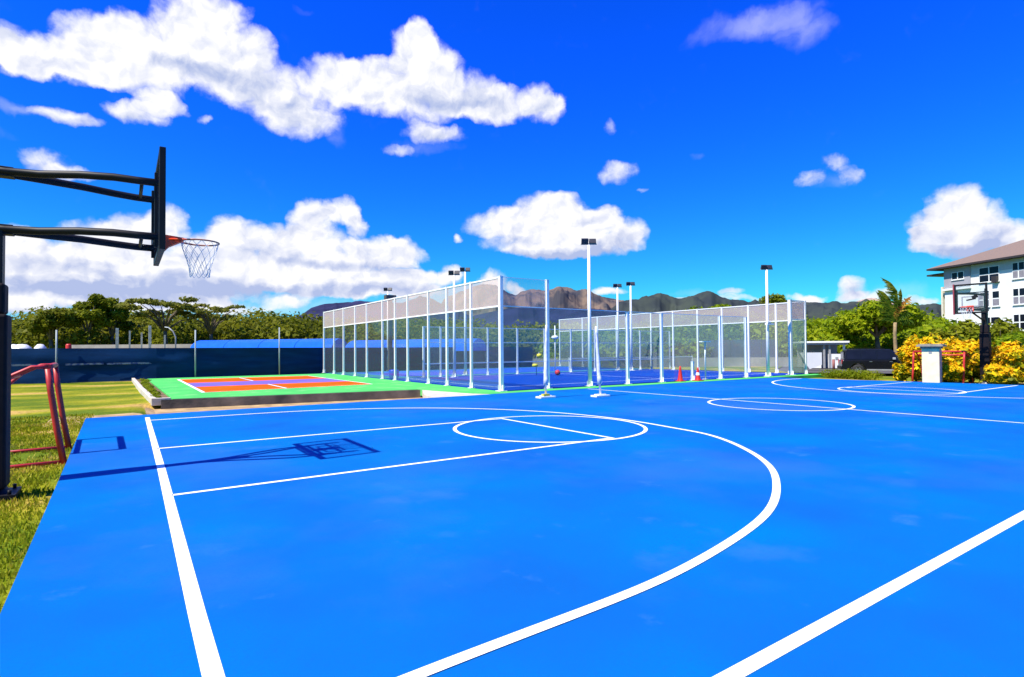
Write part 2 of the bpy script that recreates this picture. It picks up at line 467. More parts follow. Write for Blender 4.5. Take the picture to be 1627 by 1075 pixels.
# ---------------------------------------------------------------- mesh helpers
class MB:
    def __init__(s):
        s.v, s.f, s.m, s.sm = [], [], [], []

    def box(s, c, d, rot=0.0, mi=0, axes=None):
        cx, cy, cz = c
        hx, hy, hz = d[0] / 2, d[1] / 2, d[2] / 2
        if axes is None:
            ca, sa = math.cos(rot), math.sin(rot)
            ax, ay, az = Vector((ca, sa, 0)), Vector((-sa, ca, 0)), Vector((0, 0, 1))
        else:
            ax, ay, az = axes
        b = len(s.v)
        C = Vector(c)
        for i in (-1, 1):
            for j in (-1, 1):
                for k in (-1, 1):
                    s.v.append(tuple(C + ax * hx * i + ay * hy * j + az * hz * k))
        for q in ((0, 1, 3, 2), (4, 6, 7, 5), (0, 4, 5, 1), (2, 3, 7, 6), (0, 2, 6, 4), (1, 5, 7, 3)):
            s.f.append(tuple(b + i for i in q))
            s.m.append(mi)
            s.sm.append(False)
        return s

    def bar(s, p, q, w, h, mi=0):
        """rectangular bar from p to q, w wide (horizontal), h tall"""
        p, q = Vector(p), Vector(q)
        d = (q - p)
        ln = d.length
        d.normalize()
        side = d.cross(Vector((0, 0, 1)))
        if side.length < 1e-4:
            side = Vector((1, 0, 0))
        side.normalize()
        up = side.cross(d)
        return s.box((p + q) / 2, (ln, w, h), axes=(d, side, up), mi=mi)

    def tube(s, pts, r, n=10, mi=0, cap=True, closed=False):
        pts = [Vector(p) for p in pts]
        rs = r if isinstance(r, (list, tuple)) else [r] * len(pts)
        b0 = len(s.v)
        prev = None
        m = len(pts)
        for i, p in enumerate(pts):
            if closed:
                t = pts[(i + 1) % m] - pts[i - 1]
            else:
                t = pts[min(i + 1, m - 1)] - pts[max(i - 1, 0)]
            t.normalize()
            if prev is None:
                a = Vector((0, 0, 1)) if abs(t.z) < .9 else Vector((1, 0, 0))
                u = t.cross(a).normalized()
            else:
                u = (prev - t * prev.dot(t)).normalized()
            prev = u
            v = t.cross(u)
            for k in range(n):
                an = 2 * math.pi * k / n
                s.v.append(tuple(p + (u * math.cos(an) + v * math.sin(an)) * rs[i]))
        seg = m if closed else m - 1
        for i in range(seg):
            for k in range(n):
                a = b0 + i * n + k
                b = b0 + i * n + (k + 1) % n
                i2 = (i + 1) % m
                c = b0 + i2 * n + (k + 1) % n
                d = b0 + i2 * n + k
                s.f.append((a, d, c, b))
                s.m.append(mi)
                s.sm.append(True)
        if cap and not closed:
            s.f.append(tuple(b0 + k for k in range(n)))
            s.m.append(mi)
            s.sm.append(False)
            s.f.append(tuple(b0 + (m - 1) * n + (n - 1 - k) for k in range(n)))
            s.m.append(mi)
            s.sm.append(False)
        return s

    def prism(s, poly, z0, z1, mi=0, top=None):
        """vertical prism over polygon (x, y)"""
        n = len(poly)
        area = sum(poly[i][0] * poly[(i + 1) % n][1] - poly[(i + 1) % n][0] * poly[i][1] for i in range(n))
        if area < 0:
            poly = poly[::-1]
        b = len(s.v)
        for z in (z0, z1):
            for p in poly:
                s.v.append((p[0], p[1], z))
        s.f.append(tuple(b + n - 1 - i for i in range(n)))
        s.m.append(mi)
        s.f.append(tuple(b + n + i for i in range(n)))
        s.m.append(mi if top is None else top)
        for i in range(n):
            j = (i + 1) % n
            s.f.append((b + i, b + j, b + n + j, b + n + i))
            s.m.append(mi)
        s.sm += [False] * (n + 2)
        return s

    def face(s, pts, mi=0, smooth=False):
        b = len(s.v)
        s.v += [tuple(p) for p in pts]
        s.f.append(tuple(range(b, b + len(pts))))
        s.m.append(mi)
        s.sm.append(smooth)
        return s

    def lathe(s, prof, n=16, c=(0, 0, 0), mi=0):
        b = len(s.v)
        for (r, z) in prof:
            for k in range(n):
                a = 2 * math.pi * k / n
                s.v.append((c[0] + r * math.cos(a), c[1] + r * math.sin(a), c[2] + z))
        for i in range(len(prof) - 1):
            for k in range(n):
                s.f.append((b + i * n + k, b + i * n + (k + 1) % n, b + (i + 1) * n + (k + 1) % n, b + (i + 1) * n + k))
                s.m.append(mi)
                s.sm.append(True)
        return s

    def mesh(s, name, mats):
        me = bpy.data.meshes.new(name)
        me.from_pydata(s.v, [], s.f)
        mats = mats if isinstance(mats, (list, tuple)) else [mats]
        for m in mats:
            me.materials.append(m)
        me.polygons.foreach_set('material_index', s.m)
        me.polygons.foreach_set('use_smooth', s.sm)
        me.update()
        return me

    def build(s, name, mats, parent=None, bevel=0.0):
        o = bpy.data.objects.new(name, s.mesh(name, mats))
        SC.collection.objects.link(o)
        if parent is not None:
            o.parent = parent
        if bevel:
            bm = o.modifiers.new('bevel', 'BEVEL')
            bm.width = bevel
            bm.segments = 2
            bm.limit_method = 'ANGLE'
        return o


def tag(o, label=None, cat=None, group=None, kind=None):
    if label:
        o['label'] = label
    if cat:
        o['category'] = cat
    if group:
        o['group'] = group
    if kind:
        o['kind'] = kind
    return o


def thing(name, loc, label, cat, group=None, rz=0.0):
    o = bpy.data.objects.new(name, None)
    o.empty_display_size = .1
    SC.collection.objects.link(o)
    o.location = loc
    o.rotation_euler = (0, 0, rz)
    return tag(o, label, cat, group)


def copy_tree(o, parent=None):
    c = o.copy()
    SC.collection.objects.link(c)
    c.parent = parent
    for ch in list(o.children):
        copy_tree(ch, c)
    return c


def leaf_cloud(centres, n, size, seed, flat=0.0, up=0.3, quad=True):
    """n leaf faces spread through ellipsoid shells; centres = [(c, (rx, ry, rz), weight)]"""
    g = np.random.RandomState(seed)
    wts = np.array([c[2] for c in centres], float)
    wts /= wts.sum()
    idx = g.choice(len(centres), n, p=wts)
    C = np.array([c[0] for c in centres])[idx]
    Rr = np.array([c[1] for c in centres])[idx]
    d = g.normal(size=(n, 3))
    d /= np.linalg.norm(d, axis=1)[:, None]
    rad = g.uniform(0.45, 1.0, n) ** 0.5
    # lumpy outline
    lump = 1 + .22 * np.sin(d[:, 0] * 7 + idx) * np.cos(d[:, 1] * 6 + idx * 2) + .12 * np.sin(d[:, 2] * 11 + idx * 3)
    P = C + d * Rr * (rad * lump)[:, None]
    nr = d + g.normal(size=(n, 3)) * .6 + np.array([0, 0, up])
    nr /= np.linalg.norm(nr, axis=1)[:, None]
    a = np.cross(nr, g.normal(size=(n, 3)))
    a /= np.linalg.norm(a, axis=1)[:, None]
    b = np.cross(nr, a)
    s = size * g.uniform(.55, 1.3, n)[:, None]
    q = [P - a * s, P + b * s * .55 - nr * s * .15, P + a * s, P - b * s * .55 - nr * s * .15]
    V = np.stack(q, 1).reshape(-1, 3)
    F = np.arange(n * 4).reshape(n, 4)
    return V, F


def np_mesh(name, V, F, mats):
    me = bpy.data.meshes.new(name)
    n, k = F.shape
    me.vertices.add(len(V))
    me.vertices.foreach_set('co', V.astype(np.float32).ravel())
    me.loops.add(n * k)
    me.loops.foreach_set('vertex_index', F.astype(np.int32).ravel())
    me.polygons.add(n)
    me.polygons.foreach_set('loop_start', (np.arange(n) * k).astype(np.int32))
    me.polygons.foreach_set('loop_total', np.full(n, k, np.int32))
    for m in (mats if isinstance(mats, list) else [mats]):
        me.materials.append(m)
    me.update(calc_edges=True)
    return me


def np_obj(name, V, F, mats, parent=None):
    o = bpy.data.objects.new(name, np_mesh(name, V, F, mats))
    SC.collection.objects.link(o)
    o.parent = parent
    return o


# ================================================================ ground
GZ = -0.15
g = MB()
g.face([(-3500, -3500, GZ - .32), (5000, -3500, GZ - .32), (5000, 5000, GZ - .32), (-3500, 5000, GZ - .32)])
tag(g.build('ground', grass_m), kind='structure')
# gently uneven lawn left of the court and behind it
lawn = MB()
nx, ny = 90, 130
x0, x1, y0, y1 = -40, 12.5, -8, 64
for j in range(ny + 1):
    for i in range(nx + 1):
        x = x0 + (x1 - x0) * (i / nx) ** .7
        y = y0 + (y1 - y0) * j / ny
        z = GZ - (.05 if 16.8 < y < 19.6 and x > -2.2 else 0) + .035 * noise.noise(Vector((x * .5, y * .5, 0))) + .012 * noise.noise(Vector((x * 2, y * 2, 3)))
        if x > .55 and 17 < y < 22.6 and x < 10.2:
            z -= .34
        lawn.v.append((x, y, z - .01))
for j in range(ny):
    for i in range(nx):
        a = j * (nx + 1) + i
        lawn.f.append((a, a + 1, a + nx + 2, a + nx + 1))
        lawn.m.append(0)
        lawn.sm.append(True)


def lawn_mat():
    m = bpy.data.materials.new('patchy_lawn')
    m.use_nodes = True
    nt = m.node_tree
    N, L = nt.nodes, nt.links
    b = N['Principled BSDF']
    b.inputs['Roughness'].default_value = .95
    b.inputs['Specular IOR Level'].default_value = .1
    geo = N.new('ShaderNodeNewGeometry')
    sc = N.new('ShaderNodeVectorMath')
    sc.operation = 'MULTIPLY'
    sc.inputs[1].default_value = (.55, 1, 1)
    L.new(geo.outputs['Position'], sc.inputs[0])

    def ns(scale, detail, vec=sc.outputs[0]):
        n = N.new('ShaderNodeTexNoise')
        n.inputs['Scale'].default_value = scale
        n.inputs['Detail'].default_value = detail
        L.new(vec, n.inputs['Vector'])
        return n.outputs['Fac']
    r = N.new('ShaderNodeValToRGB')
    e = r.color_ramp.elements
    e[0].position, e[0].color = .40, (.105, .155, .006, 1)
    e[1].position, e[1].color = .65, (.48, .31, .09, 1)
    for p, c in ((.48, (.20, .22, .008)), (.55, (.28, .27, .012))):
        q = e.new(p)
        q.color = (*c, 1)
    L.new(ns(.42, 9), r.inputs[0])
    mx = N.new('ShaderNodeMix')
    mx.data_type = 'RGBA'
    mx.blend_type = 'MULTIPLY'
    mx.inputs['Factor'].default_value = .8
    L.new(r.outputs[0], mx.inputs[6])
    r2 = N.new('ShaderNodeValToRGB')
    r2.color_ramp.elements[0].color = (.62, .66, .5, 1)
    r2.color_ramp.elements[1].color = (1.25, 1.2, 1.1, 1)
    r2.color_ramp.elements[0].position = .3
    r2.color_ramp.elements[1].position = .7
    L.new(ns(9, 6, geo.outputs['Position']), r2.inputs[0])
    L.new(r2.outputs[0], mx.inputs[7])
    L.new(mx.outputs[2], b.inputs['Base Color'])
    bp = N.new('ShaderNodeBump')
    bp.inputs['Strength'].default_value = .9
    bp.inputs['Distance'].default_value = .04
    L.new(ns(16, 6, geo.outputs['Position']), bp.inputs['Height'])
    L.new(bp.outputs[0], b.inputs['Normal'])
    return m


lawn_m = lawn_mat()
tag(lawn.build('lawn', lawn_m), kind='structure')
# bare sandy strip between the court and the raised slab, lower than both
strip = MB()
pts = []
for i in range(61):
    x = -1.6 + i * .2
    wob = .16 * noise.noise(Vector((x * .9, 0, 0)))
    hi_ = 19.5 + .35 * noise.noise(Vector((x * .7, 5, 0))) if x < .6 else 22.6
    pts.append((x, hi_))
for (a, b_) in zip(pts[:-1], pts[1:]):
    za, zb2 = (GZ + .012 - .19 * min(1, max(0, (q - .3) / .5)) for q in (a[0], b_[0]))
    strip.face([(a[0], 17.2, za), (b_[0], 17.2, zb2), (b_[0], b_[1], zb2), (a[0], a[1], za)])
tag(strip.build('dirt_path', dirt_m), kind='structure')
# far-right ground: car park asphalt and verge
pk = MB()
pa = [far(1180, 44), far(1700, 36), far(1750, 60), far(1180, 66)]
pk.face([(p.x, p.y, GZ - .115) for p in pa])
tag(pk.build('car_park', asphalt), kind='structure')
vg = MB()
pa = [(30.55, 15.6), (30.55, -30), (37.2, -30), (37.2, 15.5), (36.5, 20), (44, 26), (60, 34), (34.9, 44), (34.9, 17.9), (31, 17)]
vg.face([(p[0], p[1], GZ - .03) for p in pa][::-1])
o = vg.build('verge', lawn_m)
tag(o, kind='structure')

# ================================================================ blue basketball court
EX0, EX1, EY0, EY1 = -.62, 30.45, -6.0, 17.26
ct = MB()
ct.prism([(EX0 - .16, EY1), (EX0, 4.4), (EX0 + .15, EY0), (EX1, EY0), (30.7, 5), (30.3, 10), (29.6, 13.4), (29.2, EY1 - .1), (12, EY1), (4, EY1 + .02)], GZ - .1, 0.0)
court = tag(ct.build('basketball_court', court_blue), kind='structure')
LZ = .003


add_scuffs(line_white, (.10, .24, .50), .85, 9.0, .62, .76)
add_scuffs(green_acr, (.42, .55, .30), .5, 1.1, .55, .75)
add_scuffs(orange_acr, (.75, .30, .12), .5, 1.6, .58, .78)


def stripe(name, pts, w, mtl=line_white, parent=court, z=LZ, closed=False, kind=None):
    """painted line of constant width following pts on the ground"""
    m = MB()
    P = [Vector((p[0], p[1], 0)) for p in pts]
    n = len(P)
    Ls, Rs = [], []
    for i in range(n):
        if closed:
            t = P[(i + 1) % n] - P[i - 1]
        else:
            t = P[min(i + 1, n - 1)] - P[max(i - 1, 0)]
        t.normalize()
        nrm = Vector((-t.y, t.x, 0))
        ww = w[i] if isinstance(w, list) else w
        Ls.append(P[i] + nrm * ww / 2)
        Rs.append(P[i] - nrm * ww / 2)
    for i in range(n if closed else n - 1):
        j = (i + 1) % n
        m.face([(Rs[i].x, Rs[i].y, z), (Rs[j].x, Rs[j].y, z), (Ls[j].x, Ls[j].y, z), (Ls[i].x, Ls[i].y, z)])
    return m.build(name, mtl, parent)


def arc(cx, cy, r, a0, a1, n=72, ry=None):
    return [(cx + r * math.cos(R(a0 + (a1 - a0) * i / n)), cy + (ry or r) * math.sin(R(a0 + (a1 - a0) * i / n))) for i in range(n + 1)]


HALF, CYc = 15.43, 9.12
LW = .075
# left half
stripe('baseline', [ground(234, 663), ground(257, 747), ground(285.5, 863), ground(313, 975), ground(340, 1078), ground(352, 1125), (.40, 1.66)], .095)
L0, L1, FT = 7.377, 11.04, 7.226
stripe('lane_line', [(.44, L0), (FT + .04, L0)], LW)
stripe('lane_line', [(.44, L1 + .02), (3.5, L1), (FT + .04, L1 - .06)], LW)
stripe('free_throw_line', [(FT, L0 + .04), (FT, L1 - .1)], LW, z=LZ)
stripe('free_throw_circle', arc(FT, 9.2, 1.94, 0, 360, 96)[:-1], LW, closed=True, z=.0045)
near = [ground(*q) for q in ((1116.6, 687), (1160.6, 701.4), (1201.6, 722), (1226.7, 742), (1233, 756), (1235, 774), (1233.7, 793.5), (1223, 814), (1200.5, 834.4), (1170.9, 854.9), (1100, 898), (1027, 935), (947, 964), (836, 1006), (740, 1043), (647, 1078), (560, 1112), (455, 1156))]
a_join = math.degrees(math.atan2(near[0].y - 9.18, near[0].x - 2.79)) + 3
tp = [(.44, 15.72), (2.8, 15.70)] + [(2.79 + 6.52 * math.cos(a), 9.18 + 6.52 * math.sin(a)) for a in [R(88 - i * 2) for i in range(89) if 88 - i * 2 > a_join]] + [(p.x, p.y) for p in near] + [(.44, near[-1].y - .02)]
corr = [tp[0]]
for (a, b_) in zip(tp[:-1], tp[1:]):      # resample, then smooth so the hand-measured near part joins the arc
    n = max(1, int(math.hypot(b_[0] - a[0], b_[1] - a[1]) / .1))
    corr += [(a[0] + (b_[0] - a[0]) * k / n, a[1] + (b_[1] - a[1]) * k / n) for k in range(1, n + 1)]
for _ in range(25):
    corr = [corr[0]] + [((p[0] + 2 * q[0] + r_[0]) / 4, (p[1] + 2 * q[1] + r_[1]) / 4) for p, q, r_ in zip(corr, corr[1:], corr[2:])] + [corr[-1]]
stripe('three_point_line', corr, .085, z=.006)
stripe('sideline', [(.36, 1.70), (29.6, 1.70)], .09)
# middle
stripe('half_court_line', [(HALF, 1.76), (HALF, 17.1)], LW)
stripe('centre_circle', arc(HALF, 9.06, 1.87, 0, 360, 96)[:-1], LW, closed=True, z=.0045)
# right half
FR = 23.72
stripe('lane_line', [(FR - .04, L0), (30.1, L0)], LW)
stripe('lane_line', [(FR - .04, L1), (29.9, L1)], LW)
stripe('free_throw_line', [(FR, L0 + .04), (FR, L1 - .04)], LW)
stripe('free_throw_circle', arc(FR, 9.2, 1.94, 0, 360, 96)[:-1], LW, closed=True, z=.0045)
cr = 28.1
stripe('three_point_line', [(29.0, 15.7), (28.1, 15.70)] + [(cr - 6.52 * math.cos(a), 9.18 + 6.52 * math.sin(a)) for a in [R(88 - i * 2) for i in range(89)]] + [(29.6, 2.66)], .085, z=.006)

# ================================================================ green slab and pickleball court
slab = MB()
gp = [(1.1, 40.6), (1.36, 22.5), (9.93, 21.3), (10.55, 18.3), (11.0, 17.36), (34.9, 17.36), (34.9, 18.1), (12.0, 18.1), (12.0, 40.6)]
slab.prism(gp, GZ - .1, -.002)
gslab = tag(slab.build('green_court', green_acr), kind='structure')
mk = MB()
mk.prism([(10.02, 21.12), (10.62, 18.1), (11.02, 17.3), (8.7, 17.3), (8.9, 18.6)], GZ - .1, -.012)
tag(mk.build('concrete_ramp', concrete, ), kind='structure')


def area(name, poly, m, parent=gslab, z=.002):
    a = MB()
    n = len(poly)
    ar = sum(poly[i][0] * poly[(i + 1) % n][1] - poly[(i + 1) % n][0] * poly[i][1] for i in range(n))
    if ar < 0:
        poly = poly[::-1]
    a.face([(p[0], p[1], z) for p in poly])
    return a.build(name, m, parent)


PX0, PX1, PY0, PY1 = 2.55, 9.75, 25.2, 37.9
K0, K1 = 29.4, 33.3
area('orange_service_area', [(PX0, PY0), (PX1, PY0 + .8), (PX1, K0), (PX0, K0)], orange_acr)
area('purple_kitchen_area', [(PX0, K0), (PX1, K0), (PX1, K1), (PX0, K1)], purple_acr)
area('orange_service_area', [(PX0, K1), (PX1, K1), (PX1, PY1 - .3), (PX0 - .1, PY1)], orange_acr)
stripe('pickleball_line', [(PX0, PY0 - .06), (PX0, PY1)], .13, parent=gslab, z=.006)
stripe('pickleball_line', [(PX1, PY0 + .8), (PX1, PY1 - .3)], .08, parent=gslab, z=.006)
stripe('pickleball_line', [(PX0 + .1, PY0), (PX1, PY0 + .8)], .05, parent=gslab, z=.006)
stripe('pickleball_line', [(PX0 + .1, PY1), (PX1, PY1 - .3)], .10, parent=gslab, z=.006)
stripe('pickleball_line', [(5.75, PY0 + .4), (5.75, K0)], .09, parent=gslab, z=.006)
stripe('pickleball_line', [(5.75, K1), (5.75, PY1 - .2)], .09, parent=gslab, z=.006)

# retaining wall under the slab's near edge (dark stained concrete)
rw = MB()
a, b_ = Vector((1.02, 22.47, 0)), Vector((9.99, 21.22, 0))
rw.bar((a.x, a.y, -.20), (b_.x, b_.y, -.20), .12, .37)
tag(rw.build('retaining_wall', wall_conc), 'low dark stained concrete wall under the near edge of the green court', 'wall')
kb = MB()
kerb_pts = [(.42, 41.2), (.60, 30), (.78, 23.2), (.82, 22.62)]
for p, q in zip(kerb_pts[:-1], kerb_pts[1:]):
    kb.bar((p[0], p[1], -.08), (q[0], q[1], -.08), .16, .26)
kb.bar((.74, 22.58, -.083), (1.3, 22.6, -.083), .14, .25)
tag(kb.build('concrete_kerb', concrete, bevel=.015), 'pale concrete kerb edging the planting bed left of the green court', 'kerb')
bed = MB()
bed.face([(.5, 41, -.04), (.84, 22.6, -.04), (1.34, 22.6, -.04), (1.08, 40.6, -.04)][::1])
tag(bed.build('planting_bed', soil_m), kind='structure')
V, Fc = leaf_cloud([((.95 + rnd.uniform(-.15, .15), y, .0), (.16, .5, .09), 1) for y in np.arange(23.5, 40, 1.1)], 1500, .05, 31, up=.6)
tag(np_obj('ground_cover_plants', V, Fc, leaf_hedge), 'small dry plants in the bed between kerb and green court', 'plants', kind='stuff')

# grass tufts on the lawn
def grass(name, n, area_fn, seed, h=.055):
    g = np.random.RandomState(seed)
    P = area_fn(g, n)
    ang = g.uniform(0, 2 * np.pi, n)
    hh = h * g.uniform(.4, 1.4, n) * (1 + P[:, 1] * .02)
    ww = .005 + .0011 * P[:, 1]
    lean = g.normal(size=(n, 2)) * .45
    A = np.stack([P[:, 0] - np.cos(ang) * ww, P[:, 1] - np.sin(ang) * ww, np.full(n, GZ - .02)], 1)
    B = np.stack([P[:, 0] + np.cos(ang) * ww, P[:, 1] + np.sin(ang) * ww, np.full(n, GZ - .02)], 1)
    T = np.stack([P[:, 0] + lean[:, 0] * hh, P[:, 1] + lean[:, 1] * hh, GZ + hh], 1)
    V = np.stack([A, B, T], 1).reshape(-1, 3)
    return np_obj(name, V, np.arange(n * 3).reshape(n, 3), grass_blade)


def ga(g, n):
    y = 3.2 + (20 - 3.2) * g.uniform(0, 1, n) ** 1.1
    x = np.clip(-.72 - (g.uniform(0, 1, n)) * np.minimum(1.2 + y * .42, 9), -9, -.7)
    # patchy: keep where clumping noise is high
    k = np.array([noise.noise(Vector((a * .9, b * .6, 7))) for a, b in zip(x, y)])
    keep = (k > g.uniform(-.6, .25, n))
    x, y = x[keep], y[keep]
    m = n - len(x)
    ii = g.randint(0, len(x), m)
    return np.stack([np.concatenate([x, np.minimum(x[ii] + g.normal(size=m) * .05, -.7)]), np.concatenate([y, y[ii] + g.normal(size=m) * .05])], 1)


go = grass('grass', 90000, ga, 11, .034)
tag(go, 'short patchy yellow green grass left of the blue court', 'grass', kind='stuff')


# ================================================================ basketball hoops
def hoop(loc, rz, label, bw, arm_low_strut=False, lift=0.0):
    """local frame: pole at origin, board towards +X"""
    T = thing('basketball_hoop', loc, label, 'basketball hoop', 'basketball hoops facing each other across the blue court', rz)
    dz = -loc[2] + lift
    P = MB()
    P.box((0, 0, (dz + 3.14) / 2), (.20, .20, dz + 3.14))
    P.box((-.20, 0, dz + 3.5), (.12, .14, .80))
    P.box((-.13, 0, dz + 3.1), (.20, .18, .08))
    P.build('pole', black_m, T, bevel=.01)
    B = MB()
    B.box((0, 0, .03), (.52, .52, .06)).lathe([(.20, .06), (.17, .10), (.13, .16)], 12)
    for sx in (-1, 1):
        for sy in (-1, 1):
            B.tube([(sx * .2, sy * .2, .06), (sx * .2, sy * .2, .11)], .02, 6)
    B.build('base_plate', grey_m if loc[0] > 0 else black_m, T)
    Q = MB()
    Q.box((0, 0, dz + 1.02), (.32, .36, 2.10)).box((0, 0, dz + 2.26), (.26, .30, .37))
    Q.build('pole_pad', pad_m, T, bevel=.03)
    bx = 1.71
    # arms: upper and lower pair, each splitting in plan from the pole to the board
    for z in (3.82, 3.11):
        for s in (-1, 1):
            pts = [(-.25, s * .05, z), (.12, s * .06, z), (.45, s * .14, z), (.85, s * .32, z + .015), (1.2, s * .455, z + .01), (1.45, s * .49, z), (bx - .03, s * .5, z)]
            A = MB()
            A.tube([(p[0], p[1], p[2] + dz) for p in pts], .048, 10)
            A.build('arm', black_m, T)
        C = MB()
        C.tube([(1.5, -.47, z + dz), (1.5, .47, z + dz)], .022, 8)
        C.build('cross_bar', black_m, T)
        D = MB()
        D.box((.02, 0, z + dz), (.34, .16, .12)).tube([(.2, -.09, z + dz), (.2, .09, z + dz)], .03, 8)
        D.build('arm_bracket', black_m, T, bevel=.008)
    if arm_low_strut:
        S = MB()
        S.tube([(.1, 0, dz + 2.62), (bx - .05, 0, dz + 2.98)], .035, 8)
        S.build('strut', black_m, T)
    hw = bw / 2
    zb, zt = 2.90, 4.20
    Fm = MB()
    cz, hh = (zb + zt) / 2 + dz, (zt - zb)
    for s in (-1, 1):
        Fm.box((bx, s * (hw - .035), cz), (.07, .07, hh))
    Fm.box((bx, 0, zt + dz - .035), (.068, bw - .14, .07)).box((bx, 0, zb + dz + .035), (.068, bw - .14, .07))
    for s in (-1, 1):
        Fm.box((bx - .055, s * .5, 3.46 + dz), (.04, .06, .98))
    Fm.box((bx - .052, 0, 3.16 + dz), (.034, .90, .05))
    fr = Fm.build('backboard_frame', black_m, T, bevel=.006)
    G = MB()
    G.box((bx + .015, 0, cz), (.012, bw - .14, hh - .14))
    gl = G.build('backboard_glass', glass_bb, T)
    K = MB()
    kx = bx + .025
    for s in (-1, 1):
        K.box((kx, s * .29, 3.42 + dz), (.004, .05, .46))
    K.box((kx, 0, 3.63 + dz), (.0042, .53, .05)).box((kx, 0, 3.21 + dz), (.0042, .53, .05))
    K.build('target_square', white if not arm_low_strut else grey_m, gl)
    if arm_low_strut:
        Z = MB()
        Z.bar((kx + .004, .26, 3.66 + dz), (kx + .004, .06, 3.58 + dz), .006, .14)
        Z.bar((kx + .004, .2, 3.54 + dz), (kx + .004, -.14, 3.48 + dz), .007, .06)
        Z.build('board_logo', black_m, gl)
        Y = MB()
        Y.box((bx, -hw - .005, 3.55 + dz), (.085, .05, 1.34))
        Y.build('edge_padding', mat('dull_red_pad', (.28, .03, .04), .6, var=.2), fr)
    # red bracket and rim
    rx, rz_ = bx + .50, 3.17 + dz
    W_ = MB()
    b0 = len(W_.v)
    for s in (-1, 1):
        for (x, z) in ((bx + .035, .06), (bx + .035, -.20), (bx + .12, -.10), (bx + .30, .0), (bx + .30, .035), (bx + .035, .06)):
            W_.v.append((x, s * .07, rz_ + z))
    W_.f += [tuple(range(6, 11)), tuple(range(4, -1, -1))]
    W_.f += [(i, i + 1, i + 7, i + 6) for i in range(5)]
    W_.m += [0] * 7
    W_.sm += [False] * 7
    W_.box((bx + .045, 0, rz_ - .06), (.02, .24, .26))
    for s in (-1, 1):
        W_.tube([(bx + .10, s * .05, rz_), (bx + .28, s * .14, rz_), (bx + .42, s * .225, rz_)], .013, 8)
    W_.build('rim_bracket', orange_m, T)
    Rm = MB()
    Rm.tube([(rx + .245 * math.cos(a), .245 * math.sin(a), rz_) for a in [2 * math.pi * i / 40 for i in range(40)]], .011, 8, closed=True)
    rim = Rm.build('rim', rim_m if not arm_low_strut else orange_m, T)
    # net: two families of spiral cords, knotted where they cross
    Nn = MB()
    prof = [(.238, 0), (.228, -.07), (.200, -.16), (.168, -.26), (.140, -.36), (.128, -.46), (.125, -.50)]

    def pr(t):
        f = t * (len(prof) - 1)
        i = min(int(f), len(prof) - 2)
        u = f - i
        return prof[i][0] * (1 - u) + prof[i + 1][0] * u, prof[i][1] * (1 - u) + prof[i + 1][1] * u
    for k in range(12):
        for s in (-1, 1):
            pts = []
            for q in range(13):
                t = q / 12
                zig = s * (t * 3.0) * (math.pi / 12) * 2
                r_, z_ = pr(t)
                an = 2 * math.pi * k / 12 + zig
                pts.append((rx + r_ * math.cos(an), r_ * math.sin(an), rz_ + z_))
            Nn.tube(pts, .0034, 4, cap=False)
    Nn.build('net', net_m, T)
    return T


hoop((-1.33, 9.2, GZ), 0, 'black basketball hoop at the left edge with its board seen edge on', 1.72)
hoop((32.05, 8.93, GZ), math.pi, 'distant basketball hoop with glass backboard standing before the apartment building', 1.18, True, .14)


# ================================================================ red goals
def goal(loc, rz, label, wid, strip_=False):
    T = thing('goal', loc, label, 'goal', 'small red goals at the ends of the court', rz)
    h = 1.53
    r = .045
    for s in (0, wid):
        m = MB()
        m.tube([(0, s, 0), (-.09, s, .55), (-.17, s, 1.15), (-.21, s, h - .03)], r, 10)
        m.build('post', red_m, T)
        m = MB()
        m.tube([(-.21, s, h), (-.40, s, h + .0), (-.66, s, h - .14), (-.85, s, h - .34), (-1.0, s, h - .62), (-1.15, s, h - 1.0), (-1.22, s, .03)], .03, 8)
        m.build('rear_brace', red_m, T)
        m = MB()
        m.tube([(0, s, .04), (-1.22, s, .04)], .028, 8)
        m.build('ground_bar', red_m, T)
    m = MB()
    m.tube([(-.21, -.02, h), (-.21, wid + .02, h)], r, 10)
    m.build('crossbar', red_m, T)
    m = MB()
    m.tube([(-1.22, 0, .04), (-1.22, wid, .04)], .028, 8)
    m.build('rear_bar', red_m, T)
    m = MB()
    m.tube([(-.70, 0, h - .17), (-.70, wid, h - .17)], .035, 8)
    m.build('rear_bar', red_m, T)
    return T


goal((-.78, 11.32, GZ), R(1.5), 'red tubular goal frame on the grass behind the near hoop post', 1.72)
gl_ = goal((31.3, 11.6, GZ), math.pi, 'far red goal behind the cream pillar before the yellow bushes', 2.0)
gl_.location = (31.3, 11.55, GZ)

# ================================================================ cage enclosure
CXA, CXB, CYA, CYB = 12.0, 34.2, 18.25, 41.8
ZT, ZM = 4.45, 3.30
cage_floor = MB()
cage_floor.prism([(CXA + .12, CYA + .1), (CXB + .5, CYA + .1), (CXB + .5, CYB), (CXA + .12, CYB)], GZ - .1, 0.002)
cf = tag(cage_floor.build('cage_court', cage_blue), kind='structure')
for (a, b2) in (((13.2, 20.2), (33.2, 20.2)), ((13.2, 20.2), (13.2, 29.4)), ((23.6, 20.2), (23.6, 29.4)), ((13.2, 29.4), (33.2, 29.4)), ((33.2, 20.2), (33.2, 29.4))):
    stripe('court_line', [a, b2], .06, parent=cf, z=.0045)
area('green_border', [(12.2, 30.8), (34.1, 30.8), (34.1, 41.6), (12.2, 41.6)], mat('teal_acrylic', (.03, .22, .24), .6, var=.2), cf, .006)
area('blue_court_area', [(13.5, 32), (33, 32), (33, 40.6), (13.5, 40.6)], mat('light_blue_acrylic', (.01, .10, .60), .6, var=.2), cf, .010)

cage = thing('court_enclosure', (CXA, CYA, 0), 'white framed enclosure of glass panels and upper netting around the blue cage court', 'enclosure')


